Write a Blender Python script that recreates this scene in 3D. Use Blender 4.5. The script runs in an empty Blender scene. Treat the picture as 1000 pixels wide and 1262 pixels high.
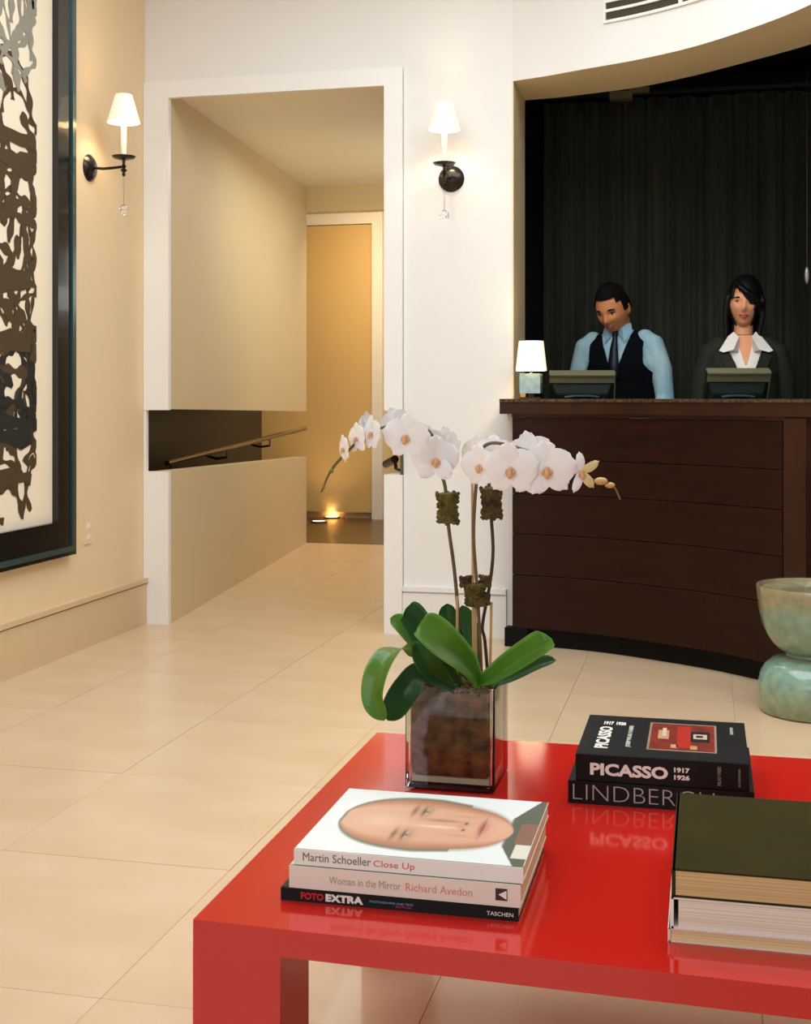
import bpy, bmesh, math, random
from mathutils import Vector, Matrix, Euler
random.seed(7)
SC = bpy.context.scene
COL = SC.collection
PI = math.pi
# ------------------------------------------------------------------ camera, world, lights, exposure
FPX, HCAM, HY, YAW = 1586.0, 1.12, 491.0, math.atan(370/1586)
cd = bpy.data.cameras.new('camera'); cam = bpy.data.objects.new('camera', cd); COL.objects.link(cam)
cd.sensor_fit = 'HORIZONTAL'; cd.sensor_width = 36; cd.lens = FPX/1000*36
cd.shift_y = -0.140; cd.clip_start = .05
cam.location = (0, 0, HCAM); cam.rotation_euler = (PI/2, 0, YAW)
SC.camera = cam
w = bpy.data.worlds.new('world'); SC.world = w; w.use_nodes = True
w.node_tree.nodes['Background'].inputs[0].default_value = (.88, .94, 1.0, 1)
w.node_tree.nodes['Background'].inputs[1].default_value = .54
SC.view_settings.view_transform = 'Standard'; SC.view_settings.look = 'None'
SC.view_settings.gamma = 1; SC.view_settings.use_curve_mapping = False
SC.view_settings.exposure = -0.13

def area(name, loc, rot, sx, sy, power, col, spread=PI):
    l = bpy.data.lights.new(name, 'AREA'); l.shape = 'RECTANGLE'; l.size = sx; l.size_y = sy
    l.energy = power; l.color = col; l.spread = spread
    o = bpy.data.objects.new(name, l); COL.objects.link(o); o.location = loc; o.rotation_euler = rot
    return o
def point(name, loc, power, col, r=.03):
    l = bpy.data.lights.new(name, 'POINT'); l.energy = power; l.color = col; l.shadow_soft_size = r
    o = bpy.data.objects.new(name, l); COL.objects.link(o); o.location = loc
    return o
area('lobby_ceiling_light', (-.35, 3.5, 3.36), (0, 0, 0), 3.4, 2.8, 140, (.83, .92, 1))
area('lobby_fill_light', (-1.5, -2.2, 2.0), (math.radians(84), 0, math.radians(-14)), 2.2, 2.2, 50, (.82, .9, 1))  # added soft fill from behind the camera, no window modelled
area('hall_cove_light', (-1.33, 7.9, 1.9), (0, math.radians(115), 0), .5, 2.8, 8.5, (.9, .94, .92))
area('hall_ceiling_light', (-2.0, 8.0, 2.60), (0, 0, 0), .5, 2.2, 20, (.94, .94, .86))
area('landing_fill', (-2.6, 10.4, 2.85), (math.radians(25), 0, 0), .8, .8, 58, (1, .76, .44))  # unseen warm light added to brighten the far door
def spot(name, loc, target, power, col, ang, blend=.6, r=.05):
    l = bpy.data.lights.new(name, 'SPOT'); l.energy = power; l.color = col; l.spot_size = math.radians(ang); l.spot_blend = blend; l.shadow_soft_size = r
    o = bpy.data.objects.new(name, l); COL.objects.link(o); o.location = loc
    o.rotation_euler = (Vector(target)-Vector(loc)).to_track_quat('-Z', 'Y').to_euler()
spot('staff_fill_spot', (-.1, 2.6, 2.7), (.05, 6.4, 1.45), 90, (1, .95, .9), 13)  # unseen spot added to put light on the staff's faces

# ------------------------------------------------------------------ helpers
def at(px, py, d):
    u = (px-500)/FPX; F = (-math.sin(YAW), math.cos(YAW)); R = (math.cos(YAW), math.sin(YAW))
    return Vector((d*(F[0]+u*R[0]), d*(F[1]+u*R[1]), HCAM+(HY-py)*d/FPX))
def lin(c):
    return tuple(((v/255)/12.92 if v/255 <= .04045 else ((v/255+.055)/1.055)**2.4) for v in c)
MATS = {}
def mat(name, rgb, rough=.5, metal=0, noise=0, nscale=8, bump=0, bscale=40, coat=0, trans=0, ior=1.45,
        emit=None, estr=0, rgb2=None, stretch=None, spec=.5, subsurf=0, sheen=0):
    if name in MATS: return MATS[name]
    m = bpy.data.materials.new(name); m.use_nodes = True; nt = m.node_tree; b = nt.nodes['Principled BSDF']
    c = (*lin(rgb), 1)
    b.inputs['Base Color'].default_value = c
    b.inputs['Roughness'].default_value = rough; b.inputs['Metallic'].default_value = metal
    b.inputs['Coat Weight'].default_value = coat; b.inputs['Coat Roughness'].default_value = .06
    b.inputs['Transmission Weight'].default_value = trans; b.inputs['IOR'].default_value = ior
    b.inputs['Specular IOR Level'].default_value = spec
    if subsurf:
        b.inputs['Subsurface Weight'].default_value = subsurf; b.inputs['Subsurface Radius'].default_value = (.01, .004, .002)
    if sheen: b.inputs['Sheen Weight'].default_value = sheen
    if emit: b.inputs['Emission Color'].default_value = (*lin(emit), 1); b.inputs['Emission Strength'].default_value = estr
    tc = nt.nodes.new('ShaderNodeTexCoord'); mp = nt.nodes.new('ShaderNodeMapping')
    nt.links.new(tc.outputs['Object'], mp.inputs['Vector'])
    if stretch: mp.inputs['Scale'].default_value = stretch
    if noise or rgb2:
        n = nt.nodes.new('ShaderNodeTexNoise'); n.inputs['Scale'].default_value = nscale; n.inputs['Detail'].default_value = 5
        nt.links.new(mp.outputs['Vector'], n.inputs['Vector'])
        r = nt.nodes.new('ShaderNodeValToRGB'); r.color_ramp.elements[0].position = .32; r.color_ramp.elements[1].position = .68
        c2 = lin(rgb2) if rgb2 else tuple(v*(1-noise) for v in c[:3])
        r.color_ramp.elements[0].color = (*c2, 1); r.color_ramp.elements[1].color = c
        nt.links.new(n.outputs['Fac'], r.inputs['Fac']); nt.links.new(r.outputs['Color'], b.inputs['Base Color'])
    if bump:
        n2 = nt.nodes.new('ShaderNodeTexNoise'); n2.inputs['Scale'].default_value = bscale; n2.inputs['Detail'].default_value = 3
        nt.links.new(mp.outputs['Vector'], n2.inputs['Vector'])
        bp = nt.nodes.new('ShaderNodeBump'); bp.inputs['Strength'].default_value = bump; bp.inputs['Distance'].default_value = .004
        nt.links.new(n2.outputs['Fac'], bp.inputs['Height']); nt.links.new(bp.outputs['Normal'], b.inputs['Normal'])
    MATS[name] = m; return m
def vcol_mat(name, rough=.35, coat=0):
    m = bpy.data.materials.new(name); m.use_nodes = True; nt = m.node_tree; b = nt.nodes['Principled BSDF']
    a = nt.nodes.new('ShaderNodeAttribute'); a.attribute_name = 'ink'
    nt.links.new(a.outputs['Color'], b.inputs['Base Color']); b.inputs['Roughness'].default_value = rough
    b.inputs['Coat Weight'].default_value = coat
    MATS[name] = m; return m

def link(name, me, m, parent=None, smooth=False, loc=None):
    if m is not None and not me.materials: me.materials.append(m)
    if smooth:
        for p in me.polygons: p.use_smooth = True
    o = bpy.data.objects.new(name, me); COL.objects.link(o)
    if parent is not None: o.parent = parent
    if loc is not None: o.location = loc
    return o
def fin(name, bm, m, parent=None, smooth=False, bevel=0, loc=None, autos=False):
    if bevel:
        es = [e for e in bm.edges if len(e.link_faces) == 2 and e.calc_face_angle(0) > .5]
        bmesh.ops.bevel(bm, geom=es, offset=bevel, segments=2, affect='EDGES', profile=.5)
    bmesh.ops.recalc_face_normals(bm, faces=bm.faces[:])
    me = bpy.data.meshes.new(name); bm.to_mesh(me); bm.free()
    if autos:
        me.set_sharp_from_angle(angle=math.radians(35)); smooth = True
    return link(name, me, m, parent, smooth, loc)
def thing(name, loc, label, cat, group=None, rz=0):
    o = bpy.data.objects.new(name, None); COL.objects.link(o); o.empty_display_size = .05
    o.location = loc; o.rotation_euler = (0, 0, rz); o['label'] = label; o['category'] = cat
    if group: o['group'] = group
    return o
def struct(o): o['kind'] = 'structure'; return o

def abox(bm, x0, x1, y0, y1, z0, z1):
    v = [bm.verts.new(p) for p in ((x0,y0,z0),(x1,y0,z0),(x1,y1,z0),(x0,y1,z0),(x0,y0,z1),(x1,y0,z1),(x1,y1,z1),(x0,y1,z1))]
    for f in ((0,3,2,1),(4,5,6,7),(0,1,5,4),(1,2,6,5),(2,3,7,6),(3,0,4,7)): bm.faces.new([v[i] for i in f])
    return v
def box(name, x0, x1, y0, y1, z0, z1, m, parent=None, bevel=0):
    bm = bmesh.new(); abox(bm, x0, x1, y0, y1, z0, z1); return fin(name, bm, m, parent, bevel=bevel)
def aprism(bm, pts, z0, z1):
    lo = [bm.verts.new((p[0], p[1], z0)) for p in pts]; hi = [bm.verts.new((p[0], p[1], z1)) for p in pts]
    n = len(pts); bm.faces.new(lo[::-1]); bm.faces.new(hi)
    for i in range(n): bm.faces.new((lo[i], lo[(i+1) % n], hi[(i+1) % n], hi[i]))
def astrip(bm, front, back, z0, z1):
    """curved slab between two polylines of the same length"""
    R = []
    for a, b in zip(front, back):
        R.append([bm.verts.new((a[0],a[1],z0)), bm.verts.new((b[0],b[1],z0)), bm.verts.new((b[0],b[1],z1)), bm.verts.new((a[0],a[1],z1))])
    for i in range(len(R)-1):
        for k in range(4): bm.faces.new((R[i][k], R[i+1][k], R[i+1][(k+1) % 4], R[i][(k+1) % 4]))
    bm.faces.new(R[0]); bm.faces.new(R[-1][::-1])
def alathe(bm, prof, seg=32, c=(0,0,0), cap=True):
    rings = []
    for r, z in prof:
        rings.append([bm.verts.new((c[0]+r*math.cos(2*PI*i/seg), c[1]+r*math.sin(2*PI*i/seg), c[2]+z)) for i in range(seg)])
    for a, b in zip(rings, rings[1:]):
        for i in range(seg): bm.faces.new((a[i], a[(i+1) % seg], b[(i+1) % seg], b[i]))
    if cap: bm.faces.new(rings[0][::-1]); bm.faces.new(rings[-1])
def lathe(name, prof, m, parent=None, seg=32, c=(0,0,0), cap=True):
    bm = bmesh.new(); alathe(bm, prof, seg, c, cap); return fin(name, bm, m, parent, autos=True)
def atube(bm, pts, rads, seg=8, flat=None):
    pts = [Vector(p) for p in pts]
    if not hasattr(rads, '__len__'): rads = [rads]*len(pts)
    rings = []; prev = None
    for i, p in enumerate(pts):
        t = (pts[min(i+1, len(pts)-1)] - pts[max(i-1, 0)]).normalized()
        if prev is None:
            prev = t.cross(Vector((0,0,1)) if abs(t.z) < .9 else Vector((1,0,0))).normalized()
        u = (prev - t*prev.dot(t)).normalized(); v = t.cross(u); prev = u
        fl = flat if flat else (1, 1)
        rings.append([bm.verts.new(p + (u*math.cos(2*PI*k/seg)*fl[0] + v*math.sin(2*PI*k/seg)*fl[1])*rads[i]) for k in range(seg)])
    for a, b in zip(rings, rings[1:]):
        for k in range(seg): bm.faces.new((a[k], a[(k+1) % seg], b[(k+1) % seg], b[k]))
    bm.faces.new(rings[0][::-1]); bm.faces.new(rings[-1])
def tube(name, pts, rads, m, parent=None, seg=8):
    bm = bmesh.new(); atube(bm, pts, rads, seg); return fin(name, bm, m, parent, autos=True)
def asphere(bm, c, r, sc=(1,1,1), seg=16, rot=None):
    M = Matrix.Translation(c) @ (rot.to_4x4() if rot else Matrix.Identity(4)) @ Matrix.Diagonal((sc[0]*r, sc[1]*r, sc[2]*r, 1))
    bmesh.ops.create_uvsphere(bm, u_segments=seg, v_segments=max(6, seg//2+2), radius=1, matrix=M)
def cat(pts, n=8):
    """Catmull-Rom through points"""
    P = [Vector(p) for p in pts]; P = [2*P[0]-P[1]] + P + [2*P[-1]-P[-2]]; out = []
    for i in range(1, len(P)-2):
        for k in range(n):
            t = k/n; a, b, c, d = P[i-1], P[i], P[i+1], P[i+2]
            out.append(.5*((2*b)+(c-a)*t+(2*a-5*b+4*c-d)*t*t+(3*b-a-3*c+d)*t**3))
    out.append(P[-2]); return out
def offs(poly, d):
    """offset a plan polyline to its left (away from the lobby)"""
    out = []
    for i, p in enumerate(poly):
        t = (poly[min(i+1, len(poly)-1)] - poly[max(i-1, 0)]).normalized()
        out.append(Vector((p.x - t.y*d, p.y + t.x*d)))
    return out
def remeshed(name, bm, m, parent, voxel=.006, smooth=4, extra=None):
    me = bpy.data.meshes.new('tmp'); bmesh.ops.recalc_face_normals(bm, faces=bm.faces[:]); bm.to_mesh(me); bm.free()
    o = bpy.data.objects.new('tmp', me); COL.objects.link(o)
    r = o.modifiers.new('r', 'REMESH'); r.mode = 'VOXEL'; r.voxel_size = voxel
    if smooth:
        s = o.modifiers.new('s', 'SMOOTH'); s.factor = .5; s.iterations = smooth
    dg = bpy.context.evaluated_depsgraph_get(); dg.update()
    me2 = bpy.data.meshes.new_from_object(o.evaluated_get(dg)); bpy.data.objects.remove(o); bpy.data.meshes.remove(me)
    me2.name = name
    return link(name, me2, m, parent, smooth=True)
def text(body, size, m, parent, loc, rot=(0,0,0), sx=1, bold=0, depth=.0003, align='LEFT', name='lettering', spacing=1, width=None, height=None):
    c = bpy.data.curves.new('t', 'FONT'); c.body = body; c.size = size; c.extrude = depth; c.offset = bold
    c.align_x = align; c.space_character = spacing; c.resolution_u = 3
    o = bpy.data.objects.new('t', c); COL.objects.link(o)
    dg = bpy.context.evaluated_depsgraph_get(); dg.update()
    me = bpy.data.meshes.new_from_object(o.evaluated_get(dg)); bpy.data.objects.remove(o)
    xs = [v.co.x for v in me.vertices]; ys = [v.co.y for v in me.vertices]
    kx = width/(max(xs)-min(xs)) if width else sx
    ky = height/(max(ys)-min(ys)) if height else 1
    for v in me.vertices: v.co.x *= kx; v.co.y *= ky
    me.name = name
    o = link(name, me, m, parent); o.location = loc; o.rotation_euler = rot
    return o

# ------------------------------------------------------------------ materials of the room
M_wall_left = mat('wall_cream', (243, 214, 172), .75, noise=.03, nscale=1.5, bump=.05, bscale=90)
M_wall_back = mat('wall_white', (240, 236, 230), .7, noise=.015, nscale=1.5, bump=.05, bscale=90)
M_trim = mat('trim_white', (245, 241, 235), .35)
M_hall = mat('hall_beige', (226, 202, 160), .6, noise=.03, nscale=1.2)
M_soffit = mat('soffit_tan', (236, 214, 168), .6)
M_base = mat('baseboard_tan', (222, 192, 150), .5)
M_tile = mat('limestone', (224, 196, 162), .3, rgb2=(214, 184, 147), nscale=2.2, bump=.03, bscale=14, coat=.12, stretch=(1, 2.2, 1))
M_grout = mat('grout', (206, 180, 140), .9)
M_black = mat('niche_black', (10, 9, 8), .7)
M_dkfloor = mat('dark_floor', (105, 78, 44), .3, noise=.2, nscale=5)
M_bronze = mat('stair_panel_brown', (30, 17, 7), .4, spec=.2, noise=.5, nscale=2.5)
M_steel = mat('steel', (120, 108, 92), .3, metal=1)
XL, YB = -2.727, 5.961

# ------------------------------------------------------------------ floor with separate tiles
fl = struct(box('floor', -5, 4.2, -2.8, 9.54, -.06, -.004, M_grout))
tx, ty = .6, .67
xs = [-.5 + tx*i for i in range(-8, 8)]; ys = [2.88 + ty*j for j in range(-5, 10)]
tile_cache = {}
rt = random.Random(3)
for x0 in xs:
    for y0 in ys:
        x1, y1 = x0+tx, min(y0+ty, 9.54)
        if y1-y0 < .1: continue
        if x1 < -3.3 or (x1 < XL and y0 < YB-.3): continue
        if y0 > 6.2 and x0 > -.9: continue
        key = round(y1-y0, 3)
        if key not in tile_cache:
            bm = bmesh.new(); abox(bm, .0007, tx-.0007, .0007, (y1-y0)-.0007, -.004, 0)
            t = fin('tile', bm, M_tile, fl, bevel=.0008); tile_cache[key] = t.data
        else:
            t = bpy.data.objects.new('tile', tile_cache[key]); COL.objects.link(t); t.parent = fl
        t.location = (x0, y0, rt.uniform(-.0003, .0003))
struct(box('floor_landing', -5, -1.2, 9.54, 11.9, -.06, -.001, M_dkfloor))

# ------------------------------------------------------------------ walls
ZC = 3.4
struct(box('wall_left', XL-.12, XL, -2.6, YB, 0, ZC, M_wall_left))
struct(box('ceiling', XL-.12, 4.2, -2.6, YB+.15, ZC, ZC+.1, M_trim))
DX0, DX1, DZ = -2.591, -1.49, 2.608        # door opening
SZ0, SZ1 = .757, 1.062                    # slot through the casing and partition
bm = bmesh.new()
abox(bm, DX1+.09, -.878, YB, YB+.15, 0, ZC)             # pier between doorway and desk
abox(bm, XL-.12, DX1+.09, YB, YB+.15, DZ+.08, ZC)       # over the doorway
struct(fin('wall_back', bm, M_wall_back))
# doorway casing: two jambs cut by the slot, and a head
def casing(nm, x0, x1, yb):
    bm = bmesh.new()
    abox(bm, x0, x1, YB-.025, yb, 0, SZ0); abox(bm, x0, x1, YB-.025, yb, SZ1, DZ)
    return struct(fin(nm, bm, M_trim, bevel=.003))
casing('trim_1', XL+.002, DX0, YB+.006); casing('trim_2', DX1, DX1+.088, YB+.15)
struct(box('trim_3', XL+.002, DX1+.088, YB-.025, YB+.006, DZ, DZ+.085, M_trim, bevel=.003))
struct(box('trim_4', XL+.002, XL+.016, YB-.02, YB+.006, SZ0, SZ1, M_trim))
# steel post closing the right hand slot
struct(box('trim_5', DX1+.078, DX1+.088, YB-.02, YB+.13, SZ0, SZ1-.0, mat('steel_post', (96, 92, 84), .35, metal=.8)))
# baseboards
def baseboard_x(nm, x0, x1, y, m):
    bm = bmesh.new(); abox(bm, x0, x1, y-.022, y, 0, .2); abox(bm, x0, x1, y-.03, y, .207, .229); abox(bm, x0, x1, y-.014, y, .2, .207)
    return struct(fin(nm, bm, m))
baseboard_x('baseboard_back', DX1+.09, -.905, YB, M_wall_back)
bm = bmesh.new(); abox(bm, XL, XL+.022, -2.5, YB-.027, 0, .2); abox(bm, XL, XL+.03, -2.5, YB-.027, .207, .229); abox(bm, XL, XL+.014, -2.5, YB-.027, .2, .207)
struct(fin('baseboard_left', bm, M_base))

# curved wall over the reception opening
hf = cat([(-.878,5.961),(-.70,5.895),(-.531,5.815),(-.27,5.695),(-.02,5.525),(.23,5.265),(.386,5.05),(.50,4.80),(.57,4.52)], 6)
hb = cat([(-.878,6.36),(-.70,6.335),(-.577,6.30),(-.324,6.218),(-.08,6.068),(.174,5.858),(.431,5.62),(.64,5.36),(.80,5.05)], 6)
bm = bmesh.new(); astrip(bm, hf, hb, 2.6, ZC)
o = struct(fin('wall_right', bm, M_wall_back))
o.data.materials.append(M_soffit)
for p in o.data.polygons:
    if p.normal.z < -.9: p.material_index = 1
# far side pier of the opening (outside the frame) and left reveal
bm = bmesh.new(); aprism(bm, [(.57,4.50),(.80,5.03),(1.6,4.6),(1.4,3.9)], 0, ZC); struct(fin('wall_right_pier', bm, M_wall_back))
struct(box('wall_reveal', -.92, -.873, YB+.001, 6.35, 0, 2.6, M_soffit))
# dark room behind the desk
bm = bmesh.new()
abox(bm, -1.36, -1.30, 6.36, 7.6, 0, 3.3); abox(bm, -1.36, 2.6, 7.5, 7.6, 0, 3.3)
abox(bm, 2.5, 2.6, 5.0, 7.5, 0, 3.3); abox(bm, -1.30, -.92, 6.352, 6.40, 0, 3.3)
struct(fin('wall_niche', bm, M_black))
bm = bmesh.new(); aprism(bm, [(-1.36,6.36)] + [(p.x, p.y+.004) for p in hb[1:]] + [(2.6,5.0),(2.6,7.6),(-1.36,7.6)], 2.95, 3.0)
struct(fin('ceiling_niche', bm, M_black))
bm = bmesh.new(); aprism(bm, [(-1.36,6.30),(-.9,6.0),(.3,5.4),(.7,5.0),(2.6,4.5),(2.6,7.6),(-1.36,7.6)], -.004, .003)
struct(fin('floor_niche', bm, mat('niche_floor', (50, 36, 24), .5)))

# ------------------------------------------------------------------ hall beyond the doorway
A, B = Vector((DX0-.001, YB+.007)), Vector((-3.015, 9.544))
dv = (B-A).normalized(); nl = Vector((-dv.y, dv.x))     # to the left of the hall wall
def hallslab(nm, zlo0, zlo1, zhi0, zhi1, m, a=A, b=B, th=.10):
    bm = bmesh.new(); vs = []
    for p, z0, z1 in ((a, zlo0, zhi0), (b, zlo1, zhi1)):
        q = p + nl*th; q.y = max(q.y, YB+.008)
        vs.append([bm.verts.new((p.x,p.y,z0)), bm.verts.new((p.x,p.y,z1)), bm.verts.new((q.x,q.y,z1)), bm.verts.new((q.x,q.y,z0))])
    for k in range(4): bm.faces.new((vs[0][k], vs[1][k], vs[1][(k+1)%4], vs[0][(k+1)%4]))
    bm.faces.new(vs[0][::-1]); bm.faces.new(vs[1])
    return struct(fin(nm, bm, m))
hallslab('wall_hall_lower', 0, 0, .757, .667, M_hall)
hallslab('wall_hall_upper', 1.067, 1.02, 2.95, 2.95, M_hall)
struct(box('wall_hall_right', DX1+.35, DX1+.45, YB+.15, 9.5, 0, 2.95, M_hall))
bm = bmesh.new()
v = [bm.verts.new(p) for p in ((-4.4,YB+.007,2.645),(-1.1,YB+.007,2.645),(-1.1,9.5,2.755),(-4.4,9.5,2.755),(-4.4,YB+.007,2.95),(-1.1,YB+.007,2.95),(-1.1,9.5,2.95),(-4.4,9.5,2.95))]
for f in ((0,3,2,1),(4,5,6,7),(0,1,5,4),(1,2,6,5),(2,3,7,6),(3,0,4,7)): bm.faces.new([v[i] for i in f])
struct(fin('ceiling_hall', bm, mat('hall_ceiling_paint', (248, 238, 214), .6)))
M_far = mat('far_wall', (222, 196, 146), .6)
struct(box('wall_hall_lintel', -3.05, -1.1, 9.5, 9.62, 2.56, 2.95, mat('lintel_cream', (240, 222, 180), .6)))
struct(box('ceiling_landing', -5, -1.1, 9.62, 11.9, 2.90, 2.95, M_far))
struct(box('wall_far', -5, -1.1, 11.6, 11.7, 0, 2.95, M_far))
bm = bmesh.new()
fx0, fx1 = at(290, 0, 11.9).x, at(460, 0, 11.95).x
struct(box('trim_6', fx1, fx1+.10, 11.52, 11.6, 0, 2.84, M_trim))
struct(box('trim_7', fx0-.1, fx1, 11.52, 11.6, 2.74, 2.84, M_trim))
d = box('door_1', fx0-.1, fx1-.005, 11.555, 11.598, .06, 2.735, mat('door_beige', (224, 190, 130), .45)); struct(d)
# stairwell seen through the slot
a2, b2 = Vector((-3.10, 6.2)), Vector((-3.56, 10.05))
bm = bmesh.new()
q = [(a2.x, a2.y), (b2.x, b2.y), (b2.x-.08, b2.y), (a2.x-.08, a2.y)]
aprism(bm, q, 0, 2.6); struct(fin('wall_stairwell', bm, M_bronze))
bm = bmesh.new(); abox(bm, -5, -4.9, YB+.15, 11.6, 0, 2.95); abox(bm, -5, XL-.121, YB+.02, YB+.14, 0, 2.95)
struct(fin('wall_stairwell_outer', bm, M_bronze))
# handrail
hr = thing('handrail', at(203, 575, 7.5), 'long metal stair handrail rising to the right inside the wall slot beside the doorway', 'handrail')
def rel(p, o): return Vector(p) - Vector(o.location)
r0, r1 = at(206, 571, 7.4), at(376, 528, 10.2)
tube('rail', [rel(r0, hr), rel(r0.lerp(r1, .5), hr), rel(r1, hr)], .017, mat('rail_bronze', (150, 128, 96), .3, metal=.9), hr, 10)
nl3 = Vector((nl.x, nl.y, 0))
for t in (.02, .36, .68):
    p = r0.lerp(r1, t); tube('bracket', [rel(p-Vector((0,0,.01)), hr), rel(p-Vector((0,0,.06)), hr), rel(p-Vector((0,0,.07))+nl3*.07, hr), rel(p-Vector((0,0,.05))+nl3*(.12 if t<.1 else .14), hr)], .009, M_steel, hr)
hr2 = thing('handrail_end', at(485, 575, 6.2), 'dark metal rail end with bracket showing in the slot of the right door jamb', 'handrail')
Mdk = mat('dark_bronze', (48, 36, 22), .32, metal=.7)
p = at(487, 566, 6.25); q = at(476, 572, 6.45)
tube('rail', [rel(p, hr2), rel(p.lerp(q, .5), hr2), rel(q, hr2)], .02, Mdk, hr2, 10)
tube('bracket', [rel(p, hr2), rel(p+Vector((.005,0,-.045)), hr2), rel(p+Vector((.02,0,-.05)), hr2), rel((DX1+.079, p.y, p.z-.05), hr2)], .009, Mdk, hr2)
# floor uplights
for i, (px, py) in enumerate(((393, 640), (409, 635))):
    dd = 1.12*FPX/(py-HY) - .3
    g = at(px, py, dd); g.z = 0
    t = thing('floor_uplight', g, ('nearer' if i == 0 else 'farther')+' of two round glowing floor lights at the foot of the far door', 'light')
    lathe('housing', [(.075, -.001), (.075, .012), (.06, .014), (.06, .008)], M_steel, t, 20)
    lathe('lens', [(.058, .0), (.058, .011)], mat('uplight_lens', (255, 236, 190), .4, emit=(255, 232, 180), estr=6), t, 20)
    l = bpy.data.lights.new('uplight', 'SPOT'); l.energy = 9; l.color = (1, .68, .34); l.spot_size = 1.9; l.spot_blend = 1; l.shadow_soft_size = .04
    lo = bpy.data.objects.new('uplight', l); COL.objects.link(lo); lo.location = g+Vector((0,0,.03)); lo.rotation_euler = (math.radians(165), 0, 0)

# ------------------------------------------------------------------ framed artwork on the left wall
art = thing('framed_artwork', (XL, 4.2, .425), 'huge black framed abstract painting of tangled dark strokes on the left wall', 'painting')
M_frame = mat('frame_black', (16, 15, 14), .22, coat=.5)
FY0, FY1, FZ0, FZ1 = 3.0, 5.155, .44, 3.12
def fr(d, x1, m, nm, i0):
    # square ring between insets i0 and d
    bm = bmesh.new(); y0, y1, z0, z1 = FY0-4.2, FY1-4.2, FZ0-.425, FZ1-.425
    abox(bm, .001, x1, y0+i0, y1-i0, z0+i0, z0+d); abox(bm, .001, x1, y0+i0, y1-i0, z1-d, z1-i0)
    abox(bm, .001, x1, y0+i0, y0+d, z0+d, z1-d); abox(bm, .001, x1, y1-d, y1-i0, z0+d, z1-d)
    return fin(nm, bm, m, art, bevel=.002)
fr(.016, .045, M_frame, 'outer_moulding', 0)
b = fr(.040, .050, mat('frame_steel_blue', (96, 124, 122), .25, metal=.8), 'silver_bead', .0165); b['label'] = 'steel blue polished bead of the frame'
fr(.152, .04, M_frame, 'inner_moulding', .0405)
box('paper', .001, .012, FY0-4.2+.15, FY1-4.2-.15, FZ0-.425+.15, FZ1-.425-.15, mat('art_paper', (250, 234, 206), .8), art)
# brushwork: flat ink print, one mesh with colours per stroke
me_v, me_f, me_c = [], [], []
ra = random.Random(21)
def stroke(pts, wd, col, lay):
    base = len(me_v); P = [Vector(p) for p in pts]
    for i, p in enumerate(P):
        t = (P[min(i+1, len(P)-1)] - P[max(i-1, 0)]).normalized(); n = Vector((-t.y, t.x)); k = wd*(.75+.35*math.sin(i*.9+lay))
        for s in (-1, 1):
            q = p+n*s*k
            me_v.append((.0125+lay*.000012, min(q.x, 4.868)-4.2, max(q.y, .615)-.425)); me_c.append(col)
    for i in range(len(P)-1): me_f.append((base+2*i, base+2*i+1, base+2*i+3, base+2*i+2))
lay = 0
def inkc(z):
    if z > 2.33 and z < 2.80: return (*lin((150, 145, 128)), 1)
    if .90 < z < 1.12: return (*lin((24, 22, 14)), 1)
    return (*lin((74, 54, 24)), 1)
for i in range(240):
    y = ra.uniform(3.25, 4.88); z = ra.uniform(.62, 2.85); a = ra.choice((PI/2, PI/2, PI/2, -PI/2, 1.1, 2.1, 0.1)) + ra.uniform(-.35, .35); cv = ra.uniform(-.9, .9)
    n = ra.randint(8, 26); P = []
    for k in range(n):
        P.append((y, z)); y += .028*math.cos(a); z += .028*math.sin(a); a += cv*.2 + ra.uniform(-.28, .28)
        if y > 4.85: a = PI/2+.5 if math.sin(a) > 0 else -PI/2-.5
        z = min(max(z, .63), 2.9)
    stroke(cat(P, 2), ra.uniform(.012, .028), inkc(P[0][1]), lay); lay += 1
for i in range(6):      # loops in the upper part
    cy, cz = 4.78-.24*i+ra.uniform(-.02,.02), 2.70+ra.uniform(-.05,.05)
    stroke([(cy+.055*math.cos(t*.35), cz+.10*math.sin(t*.35)) for t in range(20)], .018, inkc(2.6), lay); lay += 1
for zz in (2.18, 2.08, 1.35, 1.02, .96, 1.6, .8):  # dense horizontal masses
    for k in range(2):
        stroke([(3.3+.08*t, zz+ra.uniform(-.02,.02)) for t in range(20)], .04, inkc(zz), lay); lay += 1
me = bpy.data.meshes.new('brushwork'); me.from_pydata(me_v, [], me_f)
ca = me.color_attributes.new('ink', 'FLOAT_COLOR', 'POINT')
for i, c in enumerate(me_c): ca.data[i].color = c
link('brushwork', me, vcol_mat('ink_on_paper', .7), art)

# outlet plate on the left wall
t = thing('wall_outlet', (XL, 5.345, .52), 'small pale outlet plate low on the left wall below the sconce', 'outlet')
box('plate', .0, .006, -.035, .035, -.058, .058, M_wall_left, t, bevel=.002)
for s in (-1, 1): box('socket', .006, .008, -.014, .014, s*.025-.011, s*.025+.011, M_trim, t)

# ------------------------------------------------------------------ wall sconces
M_brz = mat('sconce_bronze', (40, 30, 20), .3, metal=.6, coat=.4)
M_shade = mat('sconce_shade', (255, 244, 222), .8, emit=(255, 232, 190), estr=.5)
M_candle = mat('candle_cream', (250, 238, 214), .5, emit=(255, 236, 200), estr=.12)
M_crys = mat('crystal', (250, 250, 250), .02, trans=1, ior=1.5)
def shade_mesh(nm, rb, rt_, z0, h, m, parent, c=(0,0), th=.0015, seg=36, square=False):
    bm = bmesh.new()
    alathe(bm, [(rb, z0), (rt_, z0+h), (rt_-th, z0+h), (rb-th, z0)], seg, (c[0], c[1], 0), cap=False)
    bm.verts.ensure_lookup_table(); n = len(bm.verts)//4
    for i in range(n): bm.faces.new((bm.verts[i], bm.verts[(i+1) % n], bm.verts[3*n+(i+1) % n], bm.verts[3*n+i]))
    return fin(nm, bm, m, parent, autos=True)
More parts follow.
